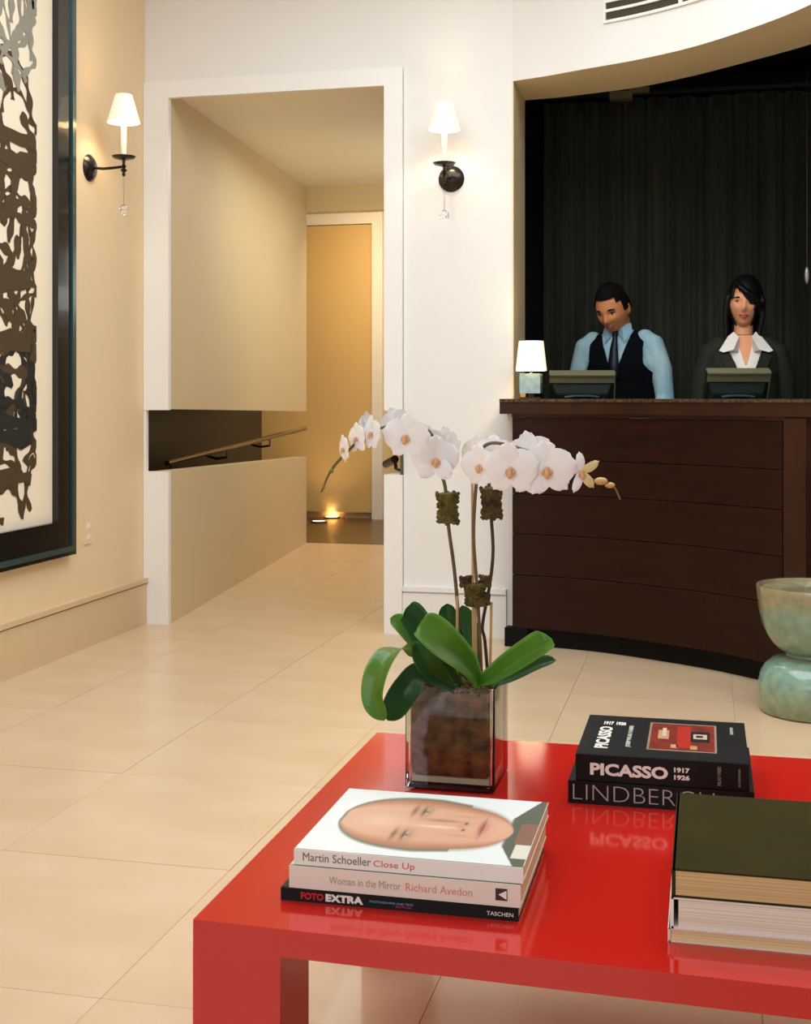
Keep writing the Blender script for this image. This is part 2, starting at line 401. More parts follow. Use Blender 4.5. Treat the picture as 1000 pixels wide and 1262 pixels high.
def sconce(loc, rz, label, arm=.17):
    """local: wall in plane y=0, sconce sticks out towards -y"""
    t = thing('wall_sconce', loc, label, 'wall lamp', rz=rz)
    bm = bmesh.new()
    prof = [(.0, -.028), (.03, -.026), (.05, -.016), (.062, -.004), (.062, 0)]
    alathe(bm, [(max(r, .0006), z) for r, z in prof], 28); bmesh.ops.rotate(bm, verts=bm.verts[:], matrix=Matrix.Rotation(-PI/2, 3, 'X'))
    fin('back_plate', bm, M_brz, t, autos=True)
    tube('arm', [(0,-.02,0), (0,-.07,-.006), (0,-.12,-.004), (0,-arm,.0)], .0065, M_brz, t)
    lathe('stem', [(.004,-.045),(.009,-.036),(.005,-.028),(.016,-.016),(.006,-.008),(.012,0),(.006,.01),(.008,.03)], M_brz, t, 20, (0,-arm,0))
    lathe('drip_dish', [(.012,.028),(.045,.036),(.054,.046),(.050,.046),(.03,.040),(.002,.038)], M_brz, t, 28, (0,-arm,0))
    lathe('candle', [(.0125,.042),(.0125,.205),(.008,.212)], M_candle, t, 18, (0,-arm,0))
    shade_mesh('lamp_shade', .074, .038, .198, .125, M_shade, t, (0,-arm))
    lathe('finial', [(.002,.205),(.007,.212),(.007,.222),(.002,.23)], M_steel, t, 12, (0,-arm-.03,0))
    # crystal pendant hung on two fine wires
    wr = bmesh.new(); atube(wr, [(-.006,-arm,-.04),(-.001,-arm,-.17)], .0006, 4); atube(wr, [(.006,-arm,-.04),(.001,-arm,-.17)], .0006, 4)
    fin('wire', wr, M_steel, t)
    bm = bmesh.new(); asphere(bm, (0,-arm,-.195), .022, (1,1,1.15), 8); fin('crystal_drop', bm, M_crys, t)
    wl = Matrix.Rotation(rz, 4, 'Z') @ Vector((0,-arm,.262)) + Vector(loc)
    point('sconce_bulb', wl, 2.5, (1, .84, .62), .018)
    return t
sconce((XL, 5.364, 2.166), -PI/2+PI, 'bronze candle sconce with cream shade, on the left wall beside the black framed painting')
sconce((-1.168, YB, 2.155), 0, 'bronze candle sconce with cream shade, on the white pier beside the reception desk')

# ------------------------------------------------------------------ air vent on the curved wall
def on_curve(px):
    """point and tangent of the curved wall seen at this column"""
    u = (px-500)/FPX; dx = -math.sin(YAW)+u*math.cos(YAW); dy = math.cos(YAW)+u*math.sin(YAW)
    for a, b in zip(hf, hf[1:]):
        fa = a.x*dy-a.y*dx; fb = b.x*dy-b.y*dx
        if fa <= 0 <= fb: return a.lerp(b, -fa/(fb-fa))
V0, V1 = on_curve(745), on_curve(905)
vp = [on_curve(745+(905-745)*k/12) for k in range(13)]
vent = thing('air_vent', (V0.x, V0.y, 2.785), 'white louvred air vent set in the curved white wall above the desk', 'vent')
o2 = Vector((V0.x, V0.y))
vpl = [Vector((p.x, p.y))-o2 for p in vp]
M_vd = mat('vent_dark', (70, 62, 44), .8)
def vs(nm, z0, z1, out0, out1, m, pl=vpl):
    bm = bmesh.new(); astrip(bm, offs(pl, -out1), offs(pl, -out0), z0, z1); return fin(nm, bm, m, vent)
vs('backing', .012, .27, -.001, .001, M_vd)
vs('frame', 0, .012, .001, .012, M_trim); vs('frame', .262, .274, .001, .012, M_trim)
vs('frame', .012, .262, .001, .012, M_trim, vpl[:1]+[vpl[0].lerp(vpl[1], .2)]); vs('frame', .012, .262, .001, .012, M_trim, [vpl[-2].lerp(vpl[-1], .8), vpl[-1]])
for k in range(1, 6): vs('slat', .012+k*.042-.006, .012+k*.042+.006, .001, .010, M_trim)
vs('mullion', .012, .262, .001, .011, M_trim, [vpl[7], vpl[7].lerp(vpl[8], .3)])

# ------------------------------------------------------------------ curtain and its rail
M_curt = mat('curtain_fabric', (38, 38, 17), .8, noise=.6, nscale=3, stretch=(9, 9, .5), sheen=.15)
cx0, cx1, cy = at(676, 0, 7.22).x, 1.35, 7.05
bm = bmesh.new(); rows = []; n = 420; rc = random.Random(5); ph = [rc.uniform(0, 6) for _ in range(5)]
for j, z in enumerate((.03, .8, 1.6, 2.3, 2.66, 2.735)):
    row = []
    for i in range(n+1):
        x = cx0+(cx1-cx0)*i/n; s = x-cx0
        amp = .035 if z < 2.6 else .022
        y = cy + amp*math.sin(s*46+1.2*math.sin(s*7+ph[0])+.15*z) + .012*math.sin(s*97+ph[1]+.2*z) + .02*math.sin(s*11+ph[2])
        row.append(bm.verts.new((x, y, z)))
    rows.append(row)
for a, b in zip(rows, rows[1:]):
    for i in range(n): bm.faces.new((a[i], a[i+1], b[i+1], b[i]))
curtain = fin('curtain', bm, M_curt, smooth=True)
sm = curtain.modifiers.new('s', 'SOLIDIFY'); sm.thickness = .003
curtain['label'] = 'black floor length pleated curtain hanging behind the reception desk'; curtain['category'] = 'curtain'
rail = thing('curtain_rail', ((cx0+cx1)/2, cy, 2.75), 'thin dark green curtain track above the black curtain', 'curtain rail')
L = (cx1-cx0)/2
M_rail = mat('rail_green', (48, 60, 50), .35, metal=.5)
box('track', -L, L, -.075, -.045, -.008, .010, M_rail, rail)
bx = at(778, 0, 7.1).x-(cx0+cx1)/2
bm = bmesh.new(); abox(bm, bx-.10, bx+.02, -.10, -.03, -.03, .012); fin('bracket', bm, mat('bracket_grey', (120, 116, 92), .5), rail, bevel=.008)
bm = bmesh.new(); abox(bm, bx-.0, bx+.11, -.09, -.03, .0, .03); fin('bracket', bm, MATS['bracket_grey'], rail, bevel=.008)
for k in range(2): box('hanger', -L*.8+k*1.6*L-.01, -L*.8+k*1.6*L+.01, -.07, -.05, .01, .2, M_rail, rail)
# small hanging crystal light points at the right
pe = at(995, 338, 6.2)
t = thing('pendant_drop', (pe.x, pe.y, pe.z-.06), 'small glinting glass drop hanging by a wire at the right edge of the black curtain', 'pendant')
tube('wire', [(0,0,.1),(0,0,2.95-pe.z+.06)], .0012, M_steel, t, 5)
bm = bmesh.new(); asphere(bm, (0,0,.055), .012, (1,1,3.6), 10); fin('drop', bm, mat('drop_glass', (190, 190, 180), .15, metal=.4), t, smooth=True)

# ------------------------------------------------------------------ reception desk
M_wood = mat('mahogany', (43, 14, 5), .36, rgb2=(31, 9, 3), nscale=4, stretch=(1, 1, 9), spec=.25, coat=.0, bump=.04, bscale=30)
M_wood2 = mat('mahogany_edge', (62, 33, 17), .35, spec=.3, rgb2=(46, 20, 9), nscale=5, stretch=(1, 1, .5))
M_dark = mat('plinth_black', (9, 8, 7), .6, spec=.2)
cf = cat([(-.885,5.765),(-.673,5.735),(-.453,5.67),(-.235,5.56),(0,5.415),(.205,5.235),(.285,5.15),(.375,5.045)], 6)
desk = thing('reception_desk', (-.3, 5.7, 0), 'curved dark mahogany reception desk with horizontal board front and granite top', 'desk')
O2 = Vector((-.3, 5.7))
cfl = [Vector((p.x, p.y))-O2 for p in cf]
def dstrip(nm, pl, d0, d1, z0, z1, m, bevel=0, parent=desk):
    bm = bmesh.new(); astrip(bm, offs(pl, d0), offs(pl, d1), z0, z1); return fin(nm, bm, m, parent, bevel=bevel)
seam = [.085, .20, .325, .51, .69, .845, 1.035]
seam = [.085, .325, .51, .69, .845, 1.035]
for a, b in zip(seam, seam[1:]): dstrip('board', cfl[1:37], .004, .028, a+.0015, b-.0015, M_wood, bevel=.002)
dstrip('carcass', cfl[1:], .030, .20, .08, 1.03, M_wood)
dstrip('plinth', cfl[2:], .05, .19, .0, .08, M_dark)
dstrip('foot', cfl[0:4], .0, .06, 0, .085, M_dark, bevel=.003)
dstrip('pilaster', cfl[37:], -.012, .03, .0, 1.045, M_wood2, bevel=.002)
dstrip('frieze', cfl[1:38], -.006, .03, 1.035, 1.05, M_wood2)
# top: edge band and granite
def cap(nm, over, z0, z1, m, dp):
    fr_ = offs(cfl, -over); bk = offs(cfl, dp)
    xl = -.905+.3 if over > .015 else -.9+.3
    pts = [Vector((xl, fr_[0].y))] + fr_[1:] + [fr_[-1]+Vector((.03, -.035)), bk[-1]+Vector((.03,-.035))] + [q for q in bk[::-1] if q.x > -.862+.3+.01] + [Vector((-.862+.3, bk[1].y)), Vector((-.862+.3, YB-.006-5.7)), Vector((xl, YB-.006-5.7))]
    bm = bmesh.new(); aprism(bm, pts, z0, z1); return fin(nm, bm, m, desk)
cap('edge_band', .02, 1.05, 1.104, M_wood2, .30)
cap('granite_top', .026, 1.104, 1.118, mat('granite', (36, 28, 22), .12, rgb2=(98, 76, 56), nscale=90), .31)
# lower work surface behind the counter
wdk = thing('work_desk', (0, 5.9, 0), 'dark lower work surface behind the reception counter under the monitors', 'desk')
wo = Vector((0, 5.9))
bk0 = [p+O2-wo for p in offs(cfl, .33)][3:]; bk1 = [p+O2-wo for p in offs(cfl, .60)][3:]
for q in bk1: q.x = max(q.x, -.84)
bm = bmesh.new(); astrip(bm, bk0, bk1, .88, .91); fin('worktop', bm, M_wood2, wdk)
bm = bmesh.new(); astrip(bm, bk0[:2], bk1[:2], 0, .88); fin('leg', bm, M_wood, wdk)
bm = bmesh.new(); astrip(bm, bk0[-2:], bk1[-2:], 0, .88); fin('leg', bm, M_wood, wdk)

# monitors on the work surface
M_mon = mat('monitor_green_black', (15, 28, 21), .6, spec=.3); M_montop = mat('monitor_rim_lit', (120, 118, 88), .4); M_slot = mat('monitor_slot', (78, 104, 104), .2, metal=.5)  # rim colour lightened to imitate ceiling light on the top edges
M_screen = mat('screen', (20, 24, 30), .1, emit=(120, 150, 190), estr=.25)
def monitor(px, d, rz, label, w_=.30):
    p = at(px, 490, d)
    t = thing('monitor', (p.x, p.y, .91), label, 'monitor', 'monitors on the reception desk', rz)
    T = Matrix.Translation((0, 0, .10)) @ Matrix.Rotation(math.radians(28), 4, 'X')
    def tb(nm, boxes, m, bev=0):
        bm = bmesh.new()
        for b_ in boxes: abox(bm, *b_)
        bmesh.ops.transform(bm, matrix=T, verts=bm.verts[:]); return fin(nm, bm, m, t, bevel=bev)
    h = .262
    tb('housing', [(-w_/2, w_/2, -.018, .018, -.03, h-.006)], M_mon, .004)
    tb('top_rim', [(-w_/2, w_/2, -.030, .018, h-.005, h+.004)], M_montop, .002)
    tb('rim_band', [(-w_/2+.001, w_/2-.001, -.0195, -.0175, h-.045, h-.006)], M_montop)
    bm = bmesh.new()
    v = [bm.verts.new(p_) for p_ in ((-w_*.46,-.017,-.02),(w_*.46,-.017,-.02),(w_*.46,-.017,h-.05),(-w_*.46,-.017,h-.05),(-w_*.40,-.05,0),(w_*.40,-.05,0),(w_*.40,-.046,h-.09),(-w_*.40,-.046,h-.09))]
    for f in ((0,1,2,3),(4,7,6,5),(0,4,5,1),(1,5,6,2),(2,6,7,3),(3,7,4,0)): bm.faces.new([v[i] for i in f])
    bmesh.ops.transform(bm, matrix=T, verts=bm.verts[:]); fin('back_shell', bm, M_mon, t, bevel=.006)
    bm = bmesh.new(); atube(bm, [(-w_*.26,-.05,h-.104),(-w_*.12,-.052,h-.097),(w_*.12,-.052,h-.097),(w_*.26,-.05,h-.104)], .006, 8)
    bmesh.ops.transform(bm, matrix=T, verts=bm.verts[:]); fin('vent_slot', bm, M_slot, t)
    tb('side_edge', [(w_/2, w_/2+.004, -.016, .014, -.02, h)], mat('monitor_edge', (130, 112, 92), .4))
    tb('screen', [(-w_/2+.02, w_/2-.02, .018, .019, .0, h-.02)], M_screen)
    bm = bmesh.new(); abox(bm, -.03, .03, -.03, .0, .015, .14); fin('stand', bm, M_mon, t, bevel=.004)
    lathe('base', [(.09, 0), (.09, .008), (.03, .02)], M_mon, t, 28)
monitor(716, 6.18, math.radians(8), 'dark monitor seen from behind, in front of the man in the waistcoat', .305)
monitor(901, 5.72, math.radians(14), 'dark monitor seen from behind, in front of the woman in the jacket', .275)

# table lamp on the counter
p = at(655, 491, 5.86)
t = thing('table_lamp', (p.x, p.y, 1.118), 'small table lamp with lit white shade and square glass base on the counter', 'lamp')
box('foot', -.045, .045, -.045, .045, 0, .008, Mdk, t, bevel=.002)
box('neck', -.012, .012, -.012, .012, .008, .025, Mdk, t)
box('glass_base', -.047, .047, -.047, .047, .025, .115, mat('lamp_glass', (150, 176, 168), .2, rgb2=(120, 146, 136), nscale=30, coat=.6), t, bevel=.004)
lathe('stem', [(.006,.115),(.006,.15)], M_steel, t, 12)
shade_mesh('lamp_shade', .071, .056, .128, .135, mat('desk_shade', (255, 246, 228), .8, emit=(255, 236, 200), estr=.85), t)
point('table_lamp_bulb', (p.x, p.y, 1.118+.19), 2.2, (1, .76, .48), .02)
bl = thing('counter_card', (at(645, 0, 6.02).x, at(645, 0, 6.02).y, 1.118), 'small gold card holder behind the table lamp on the counter', 'card holder')
box('holder', -.012, .012, -.008, .008, 0, .05, mat('gold', (190, 140, 70), .35, metal=.7), bl, bevel=.001)

# ------------------------------------------------------------------ people
def smooth01(t): t = max(0, min(1, t)); return t*t*(3-2*t)
def head_point(u, v, fem=False):
    """u around (0 = face forward -y), v from chin side to crown; returns point in head frame centred on the skull"""
    ph = (v-.5)*PI; th = u*2*PI
    sx, sy, sz = math.sin(th)*math.cos(ph), -math.cos(th)*math.cos(ph), math.sin(ph)
    x, y, z = sx*.076, sy*.096, sz*.118
    lowr = smooth01(-sz*1.15)
    x *= 1-.24*lowr; 
    if sy < 0: y *= 1-.10*lowr
    else: y *= 1-.40*lowr
    if fem: x *= .96
    def g(x0, z0, wx, wz): return math.exp(-((x-x0)/wx)**2-((z-z0)/wz)**2) if sy < -.1 else 0
    fwd = 0
    fwd += .021*g(0, -.026, .012, .014) + .013*g(0, -.008, .008, .024)        # nose
    fwd -= .011*g(.031, .006, .017, .013) + .011*g(-.031, .006, .017, .013)    # sockets
    fwd += .005*g(.028, .026, .026, .008) + .005*g(-.028, .026, .026, .008)    # brows
    fwd += .006*g(.038, -.022, .018, .016) + .006*g(-.038, -.022, .018, .016)  # cheeks
    fwd += .007*g(0, -.058, .022, .010)                                        # mouth
    fwd += .009*g(0, -.092, .02, .015)                                         # chin
    y -= fwd
    return Vector((x, y, z))
def head_shell(fem, nu=56, nv=44, k=1.0, keep=None, off=0.0):
    bm = bmesh.new(); G = []
    for j in range(1, nv):
        row = []
        for i in range(nu):
            p = head_point(i/nu, j/nv, fem)
            if off: p = p + p.normalized()*(off(p) if callable(off) else off)
            row.append(bm.verts.new(p*k))
        G.append(row)
    top = bm.verts.new(G[-1][0].co*0 + Vector((0, 0, max(v.co.z for v in G[-1])+.0008))); bot = bm.verts.new(Vector((0, 0, min(v.co.z for v in G[0])-.0008)))
    for a, b in zip(G, G[1:]):
        for i in range(nu):
            vs_ = (a[i], a[(i+1) % nu], b[(i+1) % nu], b[i])
            if keep is None or keep(sum((v.co for v in vs_), Vector())/4): bm.faces.new(vs_)
    for i in range(nu):
        bm.faces.new((G[-1][i], G[-1][(i+1) % nu], top))
        if keep is None: bm.faces.new((G[0][(i+1) % nu], G[0][i], bot))
    if keep is not None:
        loose = [v for v in bm.verts if not v.link_faces]; bmesh.ops.delete(bm, geom=loose, context='VERTS')
    return bm
def merge(dst, src, M):
    bmesh.ops.transform(src, matrix=M, verts=src.verts[:])
    me = bpy.data.meshes.new('x'); src.to_mesh(me); src.free(); dst.from_mesh(me); bpy.data.meshes.remove(me)
def rings(bm, secs, seg=28):
    """closed loft of ellipses (cx, cy, z, rx, ry)"""
    R = []
    for cx, cy, z, rx, ry in secs:
        R.append([bm.verts.new((cx+rx*math.cos(2*PI*k/seg), cy+ry*math.sin(2*PI*k/seg), z)) for k in range(seg)])
    for a, b in zip(R, R[1:]):
        for k in range(seg): bm.faces.new((a[k], a[(k+1) % seg], b[(k+1) % seg], b[k]))
    bm.faces.new(R[0][::-1]); bm.faces.new(R[-1])
def limb(bm, pts, rads):
    atube(bm, pts, rads, 14)
    for p, r in zip(pts, rads): asphere(bm, p, r*1.0, seg=14)
def person(loc, rz, S, P):
    """P: dict of pose; local frame faces -y, feet at z=0, unscaled height 1.75"""
    t = thing('person', loc, P['label'], 'person', rz=rz); fem = P['fem']
    sw = P['sw']                                      # half shoulder width (joint)
    HM = Matrix.Translation(P['head']) @ Euler(P['hrot'], 'XYZ').to_matrix().to_4x4() @ Matrix.Diagonal((P['hs'],)*3+(1,))
    skin = P['skin']
    # arms
    arms = []
    for s in (-1, 1):
        sh = Vector((s*sw, .0, P['shz'])); el = Vector((s*(sw+.030), .02, P['shz']-.335)); wr = Vector((s*(sw-.07), -.22, P['shz']-.42))
        arms.append((s, sh, el, wr))
    bm = bmesh.new()
    merge(bm, head_shell(fem), HM)
    for s in (-1, 1):                                # ears
        eb = bmesh.new(); asphere(eb, (s*.076, .008, -.004), .03, (.28, .62, 1), 12); merge(bm, eb, HM)
    nk = HM @ Vector((0, .022, -.06))
    limb(bm, [nk, Vector((0, .02, P['shz']+.035)), Vector((0, .02, P['shz']-.06))], [.044 if fem else .058, .047 if fem else .062, .068])
    rings(bm, [(0,.01,.80,.13,.09),(0,.01,.98,.14,.095),(0,.01,1.10,.12,.085),(0,.01,1.25,.13,.095),(0,.01,P['shz']-.09,.15,.09),(0,.015,P['shz']-.01,.10,.06)])
    for s, sh, el, wr in arms:
        limb(bm, [sh-Vector((s*.03,0,.035)), el, wr], [.043, .036, .026])
        f = (wr-el).normalized(); side = Vector((s, 0, 0)); side = (side-f*side.dot(f)).normalized()
        pc = wr+f*.05
        asphere(bm, pc, .042, (.85, 1.1, .36), 12, rot=f.to_track_quat('Y', 'Z').to_matrix())
        for k, (o_, ln, r_) in enumerate(((-.030,.066,.0078),(-.010,.078,.0085),(.010,.074,.0085),(.029,.060,.0075))):
            b0 = pc+f*.034+side*o_; b1 = b0+f*ln*.5+Vector((0,0,-.004)); b2 = b1+f*ln*.35+Vector((0,0,-.02))
            atube(bm, [b0-f*.01, b1, b2], [r_*1.05, r_, r_*.75], 8)
        b0 = pc-side*.03-f*.012; atube(bm, [b0, b0-side*.03+f*.02, b0-side*.036+f*.046+Vector((0,0,-.008))], [.012, .010, .007], 8)
    for s in (-1, 1): limb(bm, [Vector((s*.09,.01,.84)), Vector((s*.10,0,.48)), Vector((s*.10,.02,.09)), Vector((s*.11,-.09,.04))], [.075,.05,.035,.03])
    remeshed('body', bm, skin, t, .0052, 2)
    # trousers
    bm = bmesh.new()
    rings(bm, [(0,.01,.78,.155,.11),(0,.01,.90,.165,.118),(0,.01,1.0,.145,.105)])
    for s in (-1, 1): limb(bm, [Vector((s*.09,.01,.84)), Vector((s*.10,0,.48)), Vector((s*.10,.02,.12))], [.092,.068,.058])
    remeshed('trousers', bm, P['legm'], t, .010, 3)
    for s in (-1, 1):
        bm = bmesh.new(); asphere(bm, (s*.10,.02,.045), .045, (1,1,1), 12); asphere(bm, (s*.11,-.08,.035), .05, (.85,1.9,.7), 14); 
        remeshed('shoe', bm, mat('shoe_black', (14, 12, 12), .3), t, .008, 2)
    # shirt
    bm = bmesh.new(); z = P['shz']
    rings(bm, [(0,.01,.92,.155,.112),(0,.01,1.05,.145,.108),(0,.01,1.2,.155,.115),(0,.005,z-.14,.178 if not fem else .165,.122 if not fem else .13),(0,.01,z-.05,.17,.10),(0,.018,z+.012,.11,.075),(0,.02,z+.042,.066,.062)])
    cuts = []
    for s, sh, el, wr in arms:
        limb(bm, [sh-Vector((s*.060,0,.008)), sh-Vector((s*.016,0,.046)), sh.lerp(el,.5)+Vector((s*.004,0,0)), el, el.lerp(wr,.5), wr-(wr-el)*.06], [.046,.054,.053,.050,.044,.038])
    shirt_r = remeshed('jacket' if fem else 'shirt', bm, P['shirtm'], t, .008, 3)
    return t, HM, arms
# --- man
skin_m = mat('skin_tan', (222, 144, 92), .5, subsurf=.12, noise=.08, nscale=20)
skin_w = mat('skin_light', (240, 168, 126), .5, subsurf=.12, noise=.05, nscale=20)
M_shirt = mat('shirt_blue', (182, 212, 214), .8, rgb2=(140, 180, 196), nscale=9, bump=1, bscale=14, stretch=(1.6, 1, .6))
M_vest = mat('waistcoat', (7, 8, 13), .9, spec=.15)
M_hair = mat('hair_black', (9, 7, 6), .8, spec=.2)
M_hairw = mat('hair_dark_brown', (16, 9, 9), .5, spec=.3, rgb2=(8, 5, 6), nscale=20, stretch=(3, 3, .4))
mp = at(772, 0, 6.58)
def features(t, HM, brow, lip, fem, smile=0):
    def put(nm, bm, m, lab=None):
        bmesh.ops.transform(bm, matrix=HM, verts=bm.verts[:]); o = fin(nm, bm, m, t, smooth=True)
        if lab: o['label'] = lab
    def fy(x, z):     # surface y of the face at x, z
        best = min((head_point(i/80, j/60, fem) for i in list(range(0, 14))+list(range(66, 80)) for j in range(6, 50)), key=lambda q: (q.x-x)**2+(q.z-z)**2)
        return best.y
    for s in (-1, 1):
        bm = bmesh.new(); y = fy(s*.031, .006); asphere(bm, (s*.031, y+.006, .005), .0115, (1.15, .8, .62), 12); put('eye', bm, mat('eye_white', (205, 190, 180), .3))
        bm = bmesh.new(); asphere(bm, (s*.031, y-.0005, .004), .0062, (1, .6, 1), 10); put('iris', bm, mat('iris', (30, 18, 12), .2))
        bm = bmesh.new(); y2 = fy(s*.031, .013)
        atube(bm, [(s*.015, y2+.003, .010), (s*.031, y2-.0035, .0135), (s*.047, y2+.006, .009)], [.0022, .0036, .002], 6); put('eyelid', bm, mat('lid_dark', (70, 40, 30), .6))
        bm = bmesh.new(); y3 = fy(s*.03, .027)
        atube(bm, [(s*.012, y3+.001, .0235), (s*.030, y3-.001, .029), (s*.050, y3+.013, .025)], [.0035, .0042, .002], 6); put('eyebrow', bm, brow)
    y4 = fy(0, -.058)
    up = .004*smile
    bm = bmesh.new(); atube(bm, [(-.024, y4+.010, -.056+up), (-.011, y4-.001, -.0545), (0, y4-.003, -.0565), (.011, y4-.001, -.0545), (.024, y4+.010, -.056+up)], [.0012,.004,.0042,.004,.0012], 8)
    put('upper_lip', bm, lip)
    bm = bmesh.new(); atube(bm, [(-.022, y4+.009, -.059+up), (-.010, y4-.001, -.0635), (0, y4-.002, -.0645), (.010, y4-.001, -.0635), (.022, y4+.009, -.059+up)], [.0012,.0045,.0052,.0045,.0012], 8)
    put('lower_lip', bm, lip)
man, HMm, arms = person((mp.x, mp.y, 0), math.radians(-10), 1, dict(fem=False, sw=.195, shz=1.432, head=(-.012, -.055, 1.575), hrot=(math.radians(25), math.radians(-3), math.radians(-14)), hs=1.07,
    skin=skin_m, legm=M_vest, shirtm=M_shirt, label='man behind the desk in light blue shirt, dark waistcoat and tie, looking down'))
man.rotation_euler.y = math.radians(-1.5)
features(man, HMm, M_hair, mat('lip_man', (158, 84, 64), .5), False, 1.4)
# hair: short, close to the skull
def keep_m(c):
    if c.z < .0 and c.y < .035: return False
    if c.y < 0: return c.z > .074+.20*max(0, -.04-c.y)*0 - .02*(abs(c.x) > .055) - (.06 if c.y > -.035 else 0)
    return c.z > -.045+ (0.02 if c.y < .05 else 0)
bm = head_shell(False, k=1.0, keep=keep_m, off=lambda p: .0065+.010*smooth01((p.z-.05)/.07))
for v in bm.verts: pass
bmesh.ops.solidify(bm, geom=bm.faces[:], thickness=.007)
bmesh.ops.transform(bm, matrix=HMm, verts=bm.verts[:]); fin('hair', bm, M_hair, man, smooth=True)
# waistcoat shell with armholes and a V neck: loft front surface of the torso
def torso_y(x, z, secs):
    for (z0, rx0, ry0, c0), (z1, rx1, ry1, c1) in zip(secs, secs[1:]):
        if z0 <= z <= z1:
            k = (z-z0)/(z1-z0); rx, ry, c = rx0+(rx1-rx0)*k, ry0+(ry1-ry0)*k, c0+(c1-c0)*k; break
    else: rx, ry, c = secs[-1][1:]
    q = max(0, 1-(x/rx)**2); return c, ry*math.sqrt(q), rx
def garment(nm, m, parent, secs, hole, grow=.010, nz=190, nth=260, th=.004):
    bm = bmesh.new(); G = []
    z0, z1 = secs[0][0], secs[-1][0]
    for j in range(nz+1):
        z = z0+(z1-z0)*j/nz; c, _, rx = torso_y(0, z, secs); ry = torso_y(0, z, secs)[1]
        G.append([bm.verts.new(((rx+grow)*math.cos(2*PI*i/nth), c+(ry+grow)*math.sin(2*PI*i/nth), z)) for i in range(nth)])
    for a, b in zip(G, G[1:]):
        for i in range(nth):
            q = (a[i], a[(i+1) % nth], b[(i+1) % nth], b[i]); c = sum((v.co for v in q), Vector())/4
            if not hole(c): bm.faces.new(q)
    bmesh.ops.delete(bm, geom=[v for v in bm.verts if not v.link_faces], context='VERTS')
    for _ in range(4): bmesh.ops.smooth_vert(bm, verts=[v for v in bm.verts if v.is_boundary], factor=.5, use_axis_x=True, use_axis_y=True, use_axis_z=True)
    bmesh.ops.solidify(bm, geom=bm.faces[:], thickness=th)
    return fin(nm, bm, m, parent, smooth=True)
z = 1.432
secs_m = [(.90,.160,.118,.01),(1.05,.150,.112,.01),(1.2,.158,.119,.01),(z-.14,.182,.128,.005),(z-.05,.176,.106,.01),(z+.012,.118,.082,.018),(z+.034,.082,.070,.02)]
def hole_m(c):
    if c.y < 0:
        zt = z+.05-.0; vz = z-.205
        if c.z > vz and abs(c.x) < (c.z-vz)*.34+.002: return True
    if c.z > z-.215 and c.z < z and abs(c.x) > .140+.05*smooth01((z-.10-c.z)/.11)**2: return True
    return False
garment('waistcoat', M_vest, man, secs_m, hole_m, .009)
for k in range(4):
    bm = bmesh.new(); asphere(bm, (0, -.127-.0, z-.24-.075*k), .007, (1, .4, 1), 10); fin('button', bm, M_dark, man)
# collar and tie
def quad_sheet(nm, pts, m, parent, th=.003):
    bm = bmesh.new(); v = [bm.verts.new(p) for p in pts]; bm.faces.new(v)
    bmesh.ops.solidify(bm, geom=bm.faces[:], thickness=th); return fin(nm, bm, m, parent)
M_collar = mat('collar_blue', (166, 206, 224), .7)
bm = bmesh.new(); alathe(bm, [(.066, z+.012), (.062, z+.062), (.058, z+.062), (.060, z+.012)], 32, (0,.016,0), cap=False); fin('collar_stand', bm, M_collar, man, smooth=True)
for s in (-1, 1):
    quad_sheet('collar_leaf', [(s*.006, -.060, z+.028), (s*.030, -.058, z+.058), (s*.066, -.008, z+.072), (s*.076, -.022, z+.030), (s*.050, -.092, z-.030)], M_collar, man)
M_tie = mat('tie_navy', (14, 20, 38), .5)
bm = bmesh.new()
R_ = [(0.017,-.072,z+.032,.012),(0.012,-.084,z-.002,.010),(.020,-.112,z-.06,.012),(.028,-.134,z-.14,.012),(.030,-.1375,z-.21,.010)]
prev = None
for hw, y, zz, th in R_:
    ring = [bm.verts.new(q) for q in ((-hw,y,zz),(0,y-.006,zz),(hw,y,zz),(hw*.8,y+th*.6,zz),(-hw*.8,y+th*.6,zz))]
    if prev:
        for k in range(5): bm.faces.new((prev[k], prev[(k+1) % 5], ring[(k+1) % 5], ring[k]))
    else: bm.faces.new(ring)
    prev = ring
bm.faces.new(prev[::-1]); fin('tie', bm, M_tie, man, smooth=True)
# --- woman
M_jack = mat('jacket_dark', (30, 36, 24), .8, noise=.25, nscale=12)
M_wht = mat('blouse_white', (244, 238, 228), .7)
wp = at(917, 0, 6.22)
z = 1.385
wom, HMw, arms = person((wp.x, wp.y, 0), math.radians(4), 1, dict(fem=True, sw=.172, shz=z, head=(0.004, -.01, 1.578), hrot=(math.radians(4), math.radians(4), math.radians(-6)), hs=1.0,
    skin=skin_w, legm=M_jack, shirtm=M_jack, label='woman behind the desk with long black hair in dark jacket and white open collar'))
features(wom, HMw, M_hairw, mat('lip_woman', (178, 84, 70), .4), True, .8)
# hair: volume shell with side-swept fringe and long locks
def keep_w(c):
    if c.y < -.012:
        zl = .035 - .55*(c.x+.035) + .1*0
        zl = .085-.95*(c.x+.055) if c.x > -.055 else .02
        zl = max(zl, .004)
        if c.x > .052: return True
        return c.z > zl
    return True
bm = head_shell(True, keep=keep_w, off=lambda p: .012+.012*smooth01((p.z)/.1)+.010*smooth01(p.y/.06))
bmesh.ops.solidify(bm, geom=bm.faces[:], thickness=.01)
hb_ = bmesh.new(); merge(hb_, bm, Matrix.Identity(4))
rh = random.Random(4)
for s in (-1, 1):
    for k in range(9):
        y0 = -.045+.016*k; x0 = s*(.078 if y0 < .03 else .07)
        atube(hb_, [(x0*.7, y0*.8, .07), (x0*1.06, y0, .02), (x0*1.10, y0+.004, -.06), (x0*1.0, y0+.006, -.13), (x0*(.96+.1*rh.random()), y0-.002, -.20-.03*rh.random())], [.012,.014,.014,.012,.005], 8)
